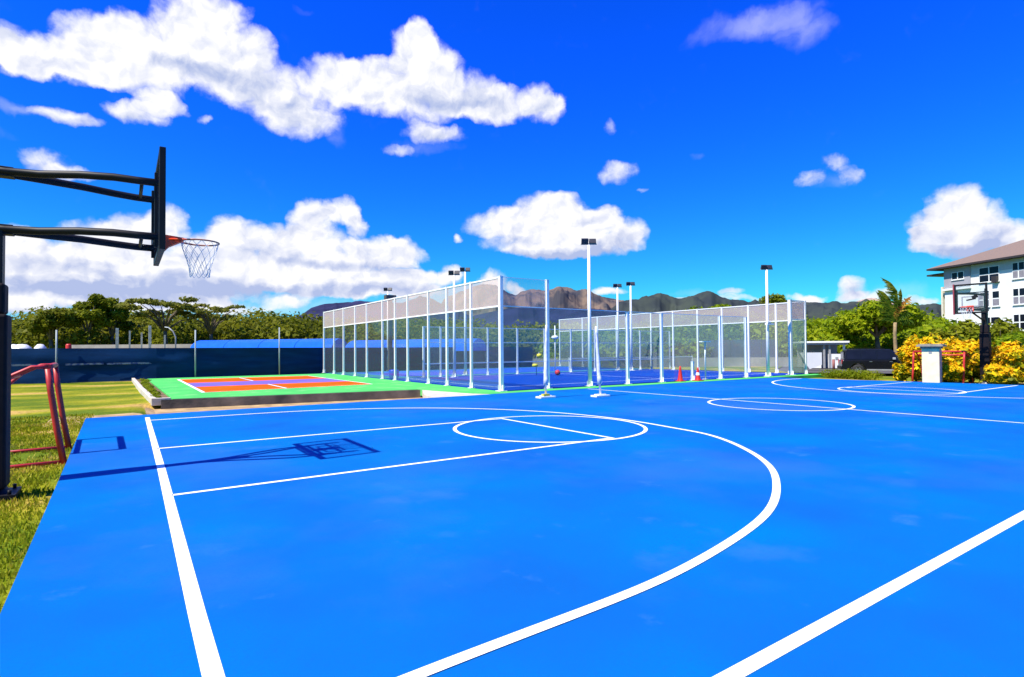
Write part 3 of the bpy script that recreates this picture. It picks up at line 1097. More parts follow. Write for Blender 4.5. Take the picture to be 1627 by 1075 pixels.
def local(o):
    o.matrix_parent_inverse = Matrix.Translation((-CXA, -CYA, 0))
    return o


def post_obj(x, y, h, parent=cage, w=.10, lo=True, inv=True):
    m = MB()
    m.box((x, y, h / 2), (w, w, h))
    m.box((x, y, .012), (w * 2.4, w * 2.4, .024))
    for k in range(4):  # gusset fins at the foot
        dx, dy = ((1, 0), (-1, 0), (0, 1), (0, -1))[k]
        m.box((x + dx * w * .75, y + dy * w * .75, .13), (.02 if dx == 0 else w * .5, .02 if dy == 0 else w * .5, .22))
    m.box((x, y, h + .008), (w * 1.15, w * 1.15, .016))
    o = m.build('post', white, parent)
    return local(o) if inv else o


def rail(p, q, w=.05, h=.06, parent=cage, name='rail', m_=white):
    m = MB()
    m.bar(p, q, w, h)
    return local(m.build(name, m_, parent))


def panel(p, q, z0, z1, mt, name, parent=cage, t=.012):
    m = MB()
    P, Q = Vector((p[0], p[1], 0)), Vector((q[0], q[1], 0))
    c = (P + Q) / 2
    m.bar((P.x, P.y, (z0 + z1) / 2), (Q.x, Q.y, (z0 + z1) / 2), t, z1 - z0)
    return local(m.build(name, mt, parent))


def solve_y(px, X):
    d = ray(px, 560)
    return d.y * X / d.x


def solve_x(px, Y):
    d = ray(px, 560)
    return d.x * Y / d.y


glass_far = veil_mat('far_fence_glass', (.93, .96, .955), (.55, .58, .57), .10, gloss=.14)
# left wall (X = 12)
ys = [CYA] + [solve_y(px, CXA) for px in (749, 710.5, 681, 648, 628, 608, 583, 564.5, 546, 531)] + [CYB]
for i, y in enumerate(ys):
    post_obj(CXA, y, ZT, w=.14 if i == 0 else .10)
for a, b2 in zip(ys[:-1], ys[1:]):
    rail((CXA, a + .045, ZT - .03), (CXA, b2 - .045, ZT - .03))
    rail((CXA, a + .045, ZM), (CXA, b2 - .045, ZM))
    panel((CXA, a + .05), (CXA, b2 - .05), ZM + .03, ZT - .06, mesh_m, 'mesh_panel', t=.004)
    panel((CXA, a + .05), (CXA, b2 - .05), .06, ZM - .03, glass_m, 'glass_panel', t=.012)
# right wall (X = 34.2)
yr = [CYA] + [solve_y(px, CXB) for px in (1234, 1190, 1148, 1109, 1070, 1035, 1004, 980, 950, 926)] + [CYB]
yr = [y for y in yr if y <= CYB + .01]
for i, y in enumerate(yr):
    post_obj(CXB, y, ZT, w=.105)
for a, b2 in zip(yr[:-1], yr[1:]):
    rail((CXB, a + .045, ZT - .03), (CXB, b2 - .045, ZT - .03))
    rail((CXB, a + .045, ZM), (CXB, b2 - .045, ZM))
    panel((CXB, a + .05), (CXB, b2 - .05), ZM + .03, ZT - .06, mesh_m, 'mesh_panel', t=.004)
    panel((CXB, a + .05), (CXB, b2 - .05), .06, ZM - .03, glass_far, 'glass_panel', t=.012)
# front wall (Y = 18.25): tall bays at both ends, glass between
xf = [CXA] + [solve_x(px, CYA) for px in (870, 937, 997, 1051, 1100, 1144, 1185)]
tall_b = [solve_x(px, CYA) for px in (1256,)] + [CXB]
for i, x in enumerate(xf[1:]):
    h = ZT if i == 0 else (2.1 if i == 4 else 3.28)
    if i == 1:
        continue        # the light pole stands here
    if i == 4:
        h = .95
    post_obj(x, CYA, h, w=.12)
post_obj(tall_b[0], CYA, ZT, w=.17)
rail((CXA + .05, CYA, ZT - .02), (xf[1] - .05, CYA, ZT - .02), .02, .025)
rail((CXA + .05, CYA, ZM), (xf[1] - .05, CYA, ZM), .03, .04)
panel((CXA + .06, CYA), (xf[1] - .06, CYA), ZM + .03, ZT - .04, mesh_light, 'mesh_panel', t=.004)
panel((CXA + .06, CYA), (xf[1] - .06, CYA), .06, ZM - .03, veil_mat('clear_glass', (.93, .98, .97), (.5, .6, .6), .03, gloss=.2), 'glass_panel', t=.012)
clear_glass = MATS['clear_glass']
gx = [x for i, x in enumerate(xf[1:]) if i != 4]
for a, b2 in zip(gx[:-1], gx[1:]):
    rail((a + .05, CYA, ZM), (b2 - .05, CYA, ZM), .02, .03)
    panel((a + .06, CYA), (b2 - .06, CYA), .06, ZM - .02, clear_glass, 'glass_panel', t=.012)
rail((tall_b[0] + .05, CYA, ZT - .03), (CXB - .05, CYA, ZT - .03))
rail((tall_b[0] + .05, CYA, ZM), (CXB - .05, CYA, ZM))
panel((tall_b[0] + .06, CYA), (CXB - .06, CYA), ZM + .03, ZT - .06, mesh_m, 'mesh_panel', t=.004)
panel((tall_b[0] + .06, CYA), (CXB - .06, CYA), .06, ZM - .03, veil_mat('pale_glass', (.9, .93, .85), (.55, .55, .42), .18, gloss=.25), 'glass_panel', t=.012)

# inner divider across the cage (Y = 30.3)
div = thing('glass_divider', (14.2, 30.3, 0), 'low white railed glass divider across the middle of the enclosure', 'fence')
dx_ = [solve_x(px, 30.3) for px in (673, 700, 775, 822, 865, 907, 945, 1017, 1064)]
inv_div = Matrix.Translation((-14.2, -30.3, 0))


def dl(o):
    o.matrix_parent_inverse = inv_div
    return o


for x in dx_:
    dl(post_obj(x, 30.3, 3.0, parent=div, w=.10, inv=False))
for a, b2 in zip(dx_[:-1], dx_[1:]):
    for z in (.8, 2.05, 2.98):
        m = MB()
        m.bar((a + .04, 30.3, z), (b2 - .04, 30.3, z), .04, .07 if z < 1 else .045)
        dl(m.build('rail', white, div))
    m = MB()
    m.bar((a + .05, 30.3, 1.52), (b2 - .05, 30.3, 1.52), .012, 2.86)
    dl(m.build('glass_panel', glass_far, div))

# tennis-style net inside the cage, low and white taped
nt_ = thing('court_net', (23.6, 20.3, 0), 'white taped net on short posts inside the enclosure', 'net')
nt_.location = (0, 0, 0)
n0, n1 = ground(905, 590), ground(1100, 584)
n0.z = n1.z = 0
for p in (n0, n1):
    m = MB()
    m.box((p.x, p.y, .5), (.07, .07, 1.0))
    m.build('net_post', white, nt_)
m = MB()
m.bar((n0.x, n0.y, .93), (n1.x, n1.y, .93), .03, .09)
m.build('net_tape', white, nt_)
m = MB()
m.bar((n0.x, n0.y, .49), (n1.x, n1.y, .49), .006, .78)
m.build('net_mesh', veil_mat('dark_net', (1, 1, 1), (.03, .03, .03), .35), nt_)


# ================================================================ floodlight poles
def light_pole(loc, top, label, bracket=None):
    T = thing('light_pole', loc, label, 'light pole', 'white floodlight poles around the enclosure')
    m = MB()
    m.tube([(0, 0, 0), (0, 0, top * .5), (0, 0, top - .25)], [.095, .08, .062], 12)
    m.build('pole', white, T)
    m = MB()
    m.box((0, 0, .015), (.34, .34, .03))
    for k in range(4):
        a = k * math.pi / 2
        m.box((math.cos(a) * .12, math.sin(a) * .12, .12), (.10 if k % 2 == 0 else .015, .10 if k % 2 else .015, .2))
    m.build('base_plate', white, T)
    m = MB()
    m.bar((-.28, .20, top - .22), (.28, -.20, top - .22), .05, .05)
    m.build('crossarm', grey_m, T)
    for s in (-1, 1):
        m = MB()
        d = Vector((.8, -.57, 0)).normalized()
        nrm = Vector((.57, .8, 0)).normalized()
        up = (Vector((0, 0, 1)) * .9 + nrm * .45 * s).normalized()
        m.box((d * .17 * s) + Vector((0, 0, top - .10)) + nrm * .04 * s, (.30, .12, .24), axes=(d, nrm.cross(Vector((0, 0, 1))).cross(up).normalized() if False else up.cross(d).normalized(), up))
        m.build('floodlight', lamp_m, T, bevel=.012)
    if bracket:
        m = MB()
        m.box((0, -.12, bracket), (.62, .16, .10))
        m.box((-.12, -.14, bracket + .08), (.28, .12, .10))
        m.build('camera_bracket', white, T)
    return T


def pole_at(px, Y, top_py, label, **k):
    x = solve_x(px, Y)
    dep = x * Fv.x + Y * Fv.y
    z = zat(top_py, dep, px)
    return light_pole((x, Y, 0), z, label, **k)


pole_at(937, 18.25, 379, 'tallest white floodlight pole at the front of the enclosure, under the big cloud')
pole_at(1220, 18.1, 421, 'white floodlight pole with a small bracket near the right end of the enclosure', bracket=2.95)
pole_at(722, 29.4, 430, 'left one of the close pair of floodlights seen above the left mesh wall')
pole_at(739.5, 31.6, 425, 'right one of the close pair of floodlights seen above the left mesh wall')
pole_at(982, 30.6, 451, 'left one of the pair of distant floodlights in the middle of the photo')
pole_at(1003, 29.6, 448, 'right one of the pair of distant floodlights in the middle of the photo')
pole_at(616.5, 43.0, 457, 'farthest floodlight pole behind the left mesh wall')
dk = MB()
p = far(620, 43.6)
dk.box((p.x, p.y, 2.9), (.28, .28, 5.8)).box((p.x, p.y, 5.7), (.8, .5, .35))
tag(dk.build('dark_column', mat('dark_column_paint', (.07, .06, .06), .7, var=.2)), 'dark square column beside the farthest floodlight behind the mesh wall', 'column')


# ================================================================ net posts with wraps in front of the cage
def net_post(px, py, top_py, tpx, label, yellow):
    b = ground(px, py)
    T = thing('net_post', b, label, 'net post', 'portable net posts wrapped in white in front of the enclosure')
    dep = b.x * Fv.x + b.y * Fv.y
    h = zat(top_py, dep, px)
    lean = (tpx - px) / F_PX * dep
    lv = R2 * lean
    m = MB()
    m.box((0, 0, .03), (.62, .30, .06))
    m.box((0, 0, .075), (.36, .22, .03))
    m.build('base', white, T, bevel=.01)
    m = MB()
    m.tube([(0, 0, .06), (lv.x, lv.y, h)], .035, 10)
    m.build('pole', white, T)
    m = MB()
    n = 9
    pts, rs = [], []
    for i in range(n + 1):
        t = i / n
        z = .42 + (h - .46) * t
        pts.append((lv.x * z / h + .008 * math.sin(i * 2), lv.y * z / h + .006 * math.cos(i * 3), z))
        rs.append(.038 + .045 * (1 - t) ** 1.2 * (1 + .25 * math.sin(i * 2.3)))
    m.tube(pts, rs, 9)
    m.build('wrapped_net', mat('net_wrap_cloth', (.72, .73, .78), .85, color2=(.52, .54, .62), scale=9, bump=.6, bscale=14), T)
    if yellow:
        m = MB()
        m.box((-.05, -.06, .11), (.26, .12, .06))
        m.build('weight', yellow_m, T)
    return T


net_post(867, 632, 516, 869, 'left portable net post with white wrap and a yellow weight on its base', True)
net_post(954, 630, 518, 948, 'right portable net post with leaning white wrap and plain base', False)


# ================================================================ cones and small things
def cone(px, py, h, label, band):
    b = ground(px, py)
    T = thing('traffic_cone', b, label, 'traffic cone', 'red traffic cones at the front of the enclosure')
    m = MB()
    m.box((0, 0, .02), (.40, .40, .04))
    m.build('base', cone_m, T, bevel=.01)
    m = MB()
    m.lathe([(.15, .04), (.12, .12), (.05, h * .88), (.035, h), (0, h)], 18)
    m.build('cone_body', cone_m, T)
    if band:
        m = MB()
        r0 = lambda z: .15 - (.15 - .05) * (z / (h * .88))
        m.lathe([(r0(h * .42) + .004, h * .42), (r0(h * .62) + .006, h * .62)], 18)
        m.build('reflective_band', white, T)
    return T


cone(1081, 605.5, .74, 'plain red traffic cone left of the short white post', False)
cone(1109, 604.5, .66, 'red traffic cone with a white band right of the short white post', True)
b = ground(1121, 602.5)
T = thing('shower_post', b, 'thin white post with a flat T shaped top behind the cones', 'post')
MB().tube([(0, 0, 0), (0, 0, 1.93)], .04, 8).build('pole', white, T)
MB().box((0, 0, 1.95), (.62, .26, .05)).build('top_plate', white, T)
MB().box((0, 0, .015), (.22, .22, .03)).build('foot', white, T)
b = Vector((solve_x(882, 29.6), 29.6, 0))
T = thing('shower_post', b, 'far white post with a small round head seen between the tall posts', 'post')
MB().tube([(0, 0, 0), (0, 0, 3.2)], .035, 8).build('pole', white, T)
MB().lathe([(0, 2.55), (.2, 2.5), (.26, 2.4), (.2, 2.32), (0, 2.3)], 14).build('lamp_head', white, T)


def ball(px, py, dep_z, r, m_, label):
    p = ground(px, py)
    m = MB()
    prof = [(r * math.sin(a), r * (1 - math.cos(a))) for a in [math.pi * i / 10 for i in range(11)]]
    m.lathe(prof, 18)
    o = m.build('ball', m_)
    o.location = (p.x, p.y, 0)
    return tag(o, label, 'ball')


p = Vector((solve_x(617.5, 29.5), 29.5, 0))
bb = MB()
bb.lathe([(.22, 0), (.27, .15), (.29, .45), (.27, .52), (0, .56)], 18)
o = bb.build('blue_bin', mat('blue_plastic', (.005, .03, .55), .4, var=.1))
o.location = (p.x + .3, p.y, 0)
tag(o, 'small round blue bin behind the glass of the left wall', 'bin')
ball(886, 596, 0, .17, cone_m, 'red ball on the floor beside the left wrapped net post')
T = thing('pennant', (solve_x(852, 28), 28, 0), 'pair of yellow foam floats hanging on a thin stand behind the left net post', 'float')
MB().tube([(0, 0, 0), (0, 0, 1.1), (.15, -.1, 1.45)], .02, 6).build('stand', grey_m, T)
MB().lathe([(0, -.11), (.15, -.08), (.19, 0), (.15, .08), (0, .11)], 12, (-.1, 0, .62)).build('float', yellow_m, T)
MB().lathe([(0, -.12), (.14, -.08), (.18, 0), (.14, .1), (0, .14)], 12, (.17, -.1, 1.22)).build('float', yellow_m, T)

# ================================================================ navy windscreen fence
fz = thing('windscreen_fence', (-5.4, 41.3, GZ), 'long navy windscreen fence on steel posts behind the lawn', 'fence')
fz.location = (0, 0, 0)
FH = 1.98
fp = [(-24, 47.5), (-5.3, 41.9), (-3.1, 41.4), (1.6, 41.0), (3.5, 41.1), (8.3, 41.6), (11.8, 42.4), (16, 42.9), (21, 43.4), (27, 44), (33, 44.6)]
for i, (a, b2) in enumerate(zip(fp[:-1], fp[1:])):
    n = max(1, int(math.hypot(b2[0] - a[0], b2[1] - a[1]) / 2.4))
    for k in range(n):
        p0 = (a[0] + (b2[0] - a[0]) * k / n, a[1] + (b2[1] - a[1]) * k / n)
        p1 = (a[0] + (b2[0] - a[0]) * (k + 1) / n, a[1] + (b2[1] - a[1]) * (k + 1) / n)
        m = MB()
        ns, nh = 10, 12
        base = len(m.v)
        for jj in range(nh + 1):
            for ii in range(ns + 1):
                t, u = ii / ns, jj / nh
                x, y = p0[0] + (p1[0] - p0[0]) * t, p0[1] + (p1[1] - p0[1]) * t
                bul = .05 * math.sin(math.pi * t) * math.sin(u * 9 + i + k) + .04 * noise.noise(Vector((x * 1.3, u * 5, 1)))
                m.v.append((x, y - bul - .05, GZ + .02 + u * FH))
        for jj in range(nh):
            for ii in range(ns):
                q = base + jj * (ns + 1) + ii
                m.f.append((q, q + 1, q + ns + 2, q + ns + 1))
                m.m.append(0)
                m.sm.append(True)
        m.build('screen_panel', navy_m, fz)
for (px, hpy, Y) in ((90, 524, 41.3), (310, 524, 40.95), (443, 520, 41.6)):
    x = solve_x(px, Y)
    dep = x * Fv.x + Y * Fv.y
    top = zat(hpy, dep, px)
    m = MB()
    m.tube([(x, Y - .16, GZ), (x, Y - .16, top)], .045, 8)
    m.build('fence_post', galv, fz)
m = MB()
for (px, w_) in ((27, 30), (62, 26), (135, 44), (210, 50), (190, 30), (274, 14), (236, 20)):
    Y = 41.0
    x = solve_x(px, Y)
    ww = w_ / F_PX * (Y * Fv.y + x * Fv.x) * 1.1
    m.bar((x - ww / 2, Y + .02, GZ + 1.07), (x + ww / 2, Y + .0, GZ + 1.09), .02, .10)
m.build('lettering_band', mat('faded_print', (.16, .20, .24), .8, color2=(.012, .04, .15), scale=5, lo=.42, hi=.58), fz)

# far fence posts, pale wall and site clutter beyond the windscreen
wl = MB()
a, b2 = far(110, 62), far(315, 62)
wl.bar((a.x, a.y, 1.1), (b2.x, b2.y, 1.1), .2, 2.7)
tag(wl.build('boundary_wall', mat('beige_wall', (.42, .38, .33), .9, color2=(.30, .26, .22), scale=1)), 'pale grey boundary wall showing over the navy fence', 'wall')
for px, py, w_ in ((186, 521, .28), (206, 525, .16), (225, 528, .16), (238, 517, .26), (262, 532, .14)):
    dep = 60.5
    p = far(px, dep)
    z = zat(py, dep, px)
    m = MB()
    m.box((p.x, p.y, (z + GZ) / 2), (w_, w_, z - GZ))
    nm = {186: 'leftmost thick concrete post above the navy fence', 206: 'second thin concrete post above the navy fence', 225: 'third thin concrete post above the navy fence', 238: 'tallest thick concrete post above the navy fence', 262: 'short thin post right of the tallest concrete post'}[px]
    tag(m.build('concrete_post', concrete), nm, 'post', 'concrete posts beyond the navy fence')
T = thing('street_lamp', far(279, 60.5), 'bent street lamp rising over the navy fence', 'street lamp')
z = zat(520, 60.5, 275)
MB().tube([(0, 0, 0), (0, 0, z - 1.0), (-.25, .15, z - .4), (-.65, .4, z)], .07, 8).build('pole', grey_m, T)
MB().bar((-.6, .37, z), (-.95, .6, z + .06), .16, .08).build('lamp_head', white, T)
for px, w_, lab in ((22, .75, 'white tent roof peeking over the navy fence, leftmost'), (35, 1.1, 'rounded white tent roof second from left over the navy fence'), (64, .7, 'small cream tent top standing alone above the navy fence')):
    p = far(px, 58)
    T = thing('tent', (p.x, p.y, GZ), lab, 'tent', 'white tent roofs over the navy fence')
    MB().box((0, 0, 1.05), (w_ * 1.2, 1.2, 2.1)).build('tent_wall', white, T)
    m = MB()
    m.lathe([(w_ * .75, 2.1), (w_ * .7, 2.3), (w_ * .35, 2.62), (0, 2.66)], 4)
    m.build('tent_roof', white, T)
for px, py, m_, lab in ((109, 546, cone_m, 'red drum topping the fence line at the end of the pale wall'), ):
    dep = 58
    p = far(px, dep)
    z = zat(py, dep, px)
    m = MB()
    m.lathe([(.24, GZ), (.25, z - .15), (.2, z - .02), (0, z)] if m_ is cone_m else [(.16, GZ), (.16, z - .3), (.24, z - .1), (.05, z + .25), (0, z + .26)], 12)
    o = m.build('drum' if m_ is cone_m else 'marker', m_)
    o.location = (p.x, p.y, 0)
    tag(o, lab, 'drum' if m_ is cone_m else 'marker')


# ================================================================ blue-roofed shelters
def shelter(px0, px1, d0, d1, lab):
    a, b2 = far(px0, d0), far(px1, d1)
    c = (a + b2) / 2
    T = thing('blue_roofed_shelter', (c.x, c.y, GZ), lab, 'shelter', 'long shelters with bright blue curved roofs')
    d = (b2 - a)
    ln = d.length
    d.normalize()
    nrm = Vector((-d.y, d.x, 0))
    top = (zat(539, (d0 + d1) / 2, (px0 + px1) / 2) - GZ)
    seg = max(2, int(ln / 4.2))
    for k in range(seg):
        m = MB()
        s0, s1 = -ln / 2 + ln * k / seg + .03, -ln / 2 + ln * (k + 1) / seg - .03
        prof = [(-1.6 + 3.2 * i / 10, 1.12 * math.sin(math.pi * (i / 10) * .5 + .0) if False else 1.1 * math.sin(math.pi * i / 10) ** .6) for i in range(11)]
        b0 = len(m.v)
        for sx in (s0, s1):
            for (u, z) in prof:
                P = d * sx + nrm * u
                m.v.append((P.x, P.y, top - 1.1 + z))
        for i in range(10):
            m.f.append((b0 + i, b0 + 11 + i, b0 + 12 + i, b0 + i + 1))
            m.m.append(0)
            m.sm.append(True)
        for e in (0, 11):
            m.f.append(tuple(b0 + e + i for i in range(11)))
            m.m.append(0)
            m.sm.append(False)
        m.build('roof_sheet', tarp_blue, T)
    for k in range(seg + 1):
        for s in (-1.4, 1.4):
            P = d * (-ln / 2 + .1 + (ln - .2) * k / seg) + nrm * s
            MB().box((P.x, P.y, (top - 1.1) / 2), (.12, .12, top - 1.1)).build('post', grey_m, T)
    return T


shelter(319, 541, 62, 57, 'long bright blue roofed shelter showing over the navy fence left of the enclosure')
shelter(563, 762, 56, 50, 'second bright blue roofed shelter seen through the left glass wall')


# ================================================================ vegetation
def interp(tab, x):
    xs = [t[0] for t in tab]
    return float(np.interp(x, xs, [t[1] for t in tab]))


def wood(name, prof, d0, d1, step, leaf, size, n_per, seed, m_, lab, rcr=3.0):
    g = random.Random(seed)
    cs = []
    px = prof[0][0]
    while px < prof[-1][0]:
        for lay in range(3):
            dep = d0 + (d1 - d0) * (lay + g.random()) / 3
            q = px + g.uniform(-step, step) * .5
            top = zat(interp(prof, q) + g.uniform(-2, 6) + (2 - lay) * g.uniform(2, 14), dep, q)
            r = rcr * g.uniform(.6, 1.15)
            rz = min(r * .8, top * .45)
            c = far(q, dep)
            cs.append(((c.x, c.y, top - rz), (r, r, rz), r * r))
            # lower foliage to the ground
            cs.append(((c.x + g.uniform(-1, 1), c.y + g.uniform(-1, 1), max(.6, (top - rz) * .5)), (r * 1.1, r * 1.1, max(1.2, (top - rz) * .6)), r * r * .8))
            for _ in range(3):
                a = g.uniform(0, 6.28)
                cs.append(((c.x + math.cos(a) * r * .8, c.y + math.sin(a) * r * .8, top - rz * g.uniform(.9, 1.6)), (r * .5, r * .5, r * .38), r * r * .35))
        px += step
    V, F = leaf_cloud(cs, n_per, size, seed)
    F = F[(V[F[:, 0], 2] > GZ - .3)]
    o = np_obj(name, V, F, m_)
    return tag(o, lab, 'trees', kind='stuff')


PL = [(-60, 505), (20, 503), (45, 495), (70, 484), (100, 488), (118, 497), (150, 492), (200, 489), (240, 488), (300, 492), (345, 494), (378, 492),
      (410, 491), (440, 490), (470, 494), (515, 497), (560, 502), (640, 500), (700, 502), (760, 508), (840, 512), (905, 510)]
wood('woodland', PL, 72, 100, 15, .0, .34, 150000, 3, leaf_left, 'dull green woodland along the horizon behind the navy fence', 3.3)
PR = [(900, 512), (1000, 508), (1080, 500), (1120, 488), (1150, 484), (1175, 492), (1230, 496), (1290, 500), (1320, 497), (1350, 494), (1385, 487),
      (1420, 490), (1460, 494), (1500, 500), (1560, 512), (1640, 515)]
wood('woodland', PR, 58, 82, 15, .0, .30, 130000, 4, leaf_right, 'bright green woodland behind the enclosure and the parked car', 2.8)


def tree(px, dep, top_py, spread, m_, label, trunk_h, seed, n=9000, leafs=.24, layered=False, name='broadleaf_tree'):
    g = random.Random(seed)
    p = far(px, dep)
    T = thing(name, (p.x, p.y, GZ), label, 'tree')
    top = zat(top_py, dep, px) - GZ
    m = MB()
    m.tube([(0, 0, 0), (.1, .05, trunk_h * .5), (0, .1, trunk_h)], [.32, .24, .18], 9)
    m.build('trunk', trunk_m, T)
    cs = []
    k = 15 if layered else 7
    rt = Vector((R2.x, R2.y, 0)).normalized()
    for i in range(k):
        a = i / k * 6.28 + g.uniform(-.3, .3)
        rr = spread * g.uniform(.35, .95)
        zt = top - (g.uniform(.2, 2.2) if layered else g.uniform(.6, (top - trunk_h) * .75))
        e = Vector((math.cos(a) * rr, math.sin(a) * rr * .8, zt))
        mid = Vector((e.x * .4, e.y * .4, trunk_h + (zt - trunk_h) * .55))
        b = MB()
        b.tube([(0, .1, trunk_h * .92), mid, e - Vector((0, 0, .2))], [.15, .09, .03], 6)
        b.build('limb', trunk_m, T)
        s = spread * (.21 if layered else .42)
        cs.append((tuple(e), (s * 1.1, s * 1.1, s * (.28 if layered else .75)), 1))
        for _ in range(2):
            o_ = Vector((g.uniform(-1, 1), g.uniform(-1, 1), g.uniform(-.5, .2) * (.3 if layered else 1))) * s
            cs.append((tuple(e + o_), (s * .6, s * .6, s * (.18 if layered else .5)), .5))
    V, F = leaf_cloud(cs, n, leafs, seed)
    np_obj('crown', V, F, m_, T)
    return T


tree(80, 70, 477, 2.6, leaf_left, 'round crowned green tree standing above the woods at far left', 3.6, 21)
tree(140, 72, 466, 2.0, leaf_dark, 'dark bushy tree with the tallest top left of the flat crowned tree', 4.2, 22, n=6500)
tree(178, 74, 471, 2.2, leaf_dark, 'dark rounded tree right beside the tallest dark one', 4.0, 26, n=5500)
tree(262, 68, 472, 4.6, leaf_umb, 'flat crowned olive tree with layered open branches under the hoop net', 4.6, 23, n=3600, layered=True)
tree(335, 70, 478, 3.4, leaf_umb, 'smaller open branched olive tree right of the flat crowned tree', 4.2, 24, n=1300, layered=True)
tree(1242, 86, 466, 3.6, leaf_dark, 'dark tree rising over the mesh beside the right floodlight', 5.0, 25, n=6000)
tree(1132, 66, 479, 3.0, leaf_right, 'light green domed tree top above the mesh in the middle distance', 4.0, 27, n=7000)
tree(1395, 56, 486, 3.4, leaf_right, 'bright green broad tree behind the parked car', 3.0, 28, n=9000)


# windblown palm
def frond(origin, pts, width, m_, T, n=40, seed=0, name='frond'):
    g = random.Random(seed)
    m = MB()
    P = [Vector(p) for p in pts]

    def ev(t):
        f = t * (len(P) - 1)
        i = min(int(f), len(P) - 2)
        return P[i].lerp(P[i + 1], f - i)
    m.tube([ev(i / 10) for i in range(11)], [.04 * (1 - i / 12) + .008 for i in range(11)], 5)
    for i in range(n):
        t = .12 + .86 * i / n
        c = ev(t)
        d = (ev(min(1, t + .05)) - ev(t - .05)).normalized()
        side = d.cross(Vector((Fv.x, Fv.y, 0))).normalized()
        for s in (-1, 1):
            ln = width * math.sin(math.pi * min(1, t * .9 + .12)) * g.uniform(.7, 1.1)
            e = c + (-Rv * .55 + side * s * .22 + d * .55 + Vector((0, 0, -.35)) + Vector((g.uniform(-.2, .2), g.uniform(-.2, .2), 0))).normalized() * ln
            w_ = d * .055
            m.face([c - w_, c + w_, e + w_ * .3, e - w_ * .3])
    return m.build(name, m_, T)


def palm(px, base_dep, label):
    p = far(px, base_dep)
    T = thing('palm_tree', (p.x, p.y, GZ), label, 'palm tree')
    u = Vector((R2.x, R2.y, 0)).normalized()
    k = base_dep / F_PX

    def q(dx, py, dd=0.0):
        return u * ((dx - px) * k) + Vector((Fv.x, Fv.y, 0)) * dd + Vector((0, 0, zat(py, base_dep, px) - GZ))
    m = MB()
    m.tube([(0, 0, 0), q(px + 0, 560), q(px - 1, 530), q(px, 512)], [.17, .14, .12, .12], 9)
    m.build('trunk', mat('palm_trunk', (.32, .22, .10), .85, color2=(.20, .14, .07), scale=5), T)
    c = q(px, 512)
    fr = [([c, q(px + 5, 482), q(px + 4, 462), q(px - 6, 448), q(px - 22, 440)], .85, leaf_palm),
          ([c, q(px + 2, 490, .4), q(px + 1, 474, .6), q(px - 6, 462, .8), q(px - 14, 458, 1)], .7, leaf_palm),
          ([c, q(px - 6, 492), q(px - 15, 474), q(px - 30, 462)], .65, leaf_palm),
          ([c, q(px - 8, 500), q(px - 20, 490), q(px - 32, 484)], .5, leaf_palm),
          ([c, q(px + 8, 496), q(px + 18, 480), q(px + 27, 470)], .5, leaf_palm_dry),
          ([c, q(px + 12, 502), q(px + 22, 496), q(px + 30, 498)], .45, leaf_palm),
          ([c, q(px - 10, 506), q(px - 22, 504), q(px - 32, 510)], .5, leaf_palm),
          ([c, q(px + 9, 488), q(px + 12, 470), q(px + 10, 458)], .5, leaf_palm),
          ([c, q(px + 14, 508), q(px + 26, 508), q(px + 33, 518)], .45, leaf_palm),
          ([c, q(px + 10, 492, .6), q(px + 24, 484, .9), q(px + 36, 488, 1.2)], .5, leaf_palm)]
    for i, (pts, w_, m_) in enumerate(fr):
        frond(c, pts, w_, m_, T, seed=i)
    return T


palm(1423, 44, 'windblown palm with its fronds swept to the left behind the car')


# croton bushes behind the right end of the court
def croton(px, dep, top_py, rx, label, seed, m_=leaf_croton, n=2600, size=.13, name='croton_bush', cat='bush', grp='yellow and orange croton bushes behind the far court end'):
    g = random.Random(seed)
    p = far(px, dep)
    T = thing(name, (p.x, p.y, GZ), label, cat, grp)
    top = zat(top_py, dep, px) - GZ
    m = MB()
    for i in range(7):
        a = i * .9
        m.tube([(0, 0, 0), (math.cos(a) * rx * .3, math.sin(a) * rx * .3, top * .4), (math.cos(a) * rx * .6, math.sin(a) * rx * .6, top * .8)], [.03, .022, .01], 5)
    m.build('stems', trunk_m, T)
    cs = [((0, 0, top * .5), (rx, rx, top * .42), 2.4)]
    for i in range(9):
        a = g.uniform(0, 6.28)
        rr = rx * g.uniform(.3, .9)
        cs.append(((math.cos(a) * rr, math.sin(a) * rr, top * g.uniform(.3, .85)), (rx * .42, rx * .42, top * .17), .8))
    V, F = leaf_cloud(cs, n, size, seed, up=.5)
    V[:, 2] = np.maximum(V[:, 2], .02)
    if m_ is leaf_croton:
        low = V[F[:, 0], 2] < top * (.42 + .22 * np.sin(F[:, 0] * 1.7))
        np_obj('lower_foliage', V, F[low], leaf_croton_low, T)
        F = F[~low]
    np_obj('foliage', V, F, m_, T)
    return T


CR = [(1430, 28.5, 578, .30, 'orange croton at the left end of the row beside the red goal'),
      (1454, 28.5, 549, .62, 'yellow croton bush directly left of the cream pillar'),
      (1472, 30, 531, .95, 'tallest golden croton bush rising behind the cream pillar'),
      (1512, 27.5, 536, 1.15, 'wide yellow croton bush between the pillar and the hoop post'),
      (1543, 26.5, 548, .85, 'croton bush right in front of the far hoop post, left side'),
      (1580, 26.5, 538, 1.05, 'yellow croton bush just right of the far hoop post'),
      (1612, 25.0, 553, 1.0, 'orange croton bush at the right edge of the photo'),
      (1500, 26.2, 575, .7, 'low orange croton clump at the right goal post'),
      (1592, 24.6, 578, .65, 'low yellow croton clump nearest the court corner')]
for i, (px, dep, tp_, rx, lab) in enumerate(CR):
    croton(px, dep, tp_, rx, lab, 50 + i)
croton(1538, 40, 508, 1.1, 'dark green banana leaved plant in front of the white apartment wall', 70, leaf_dark, 900, .30, 'leafy_plant', 'plant', None)
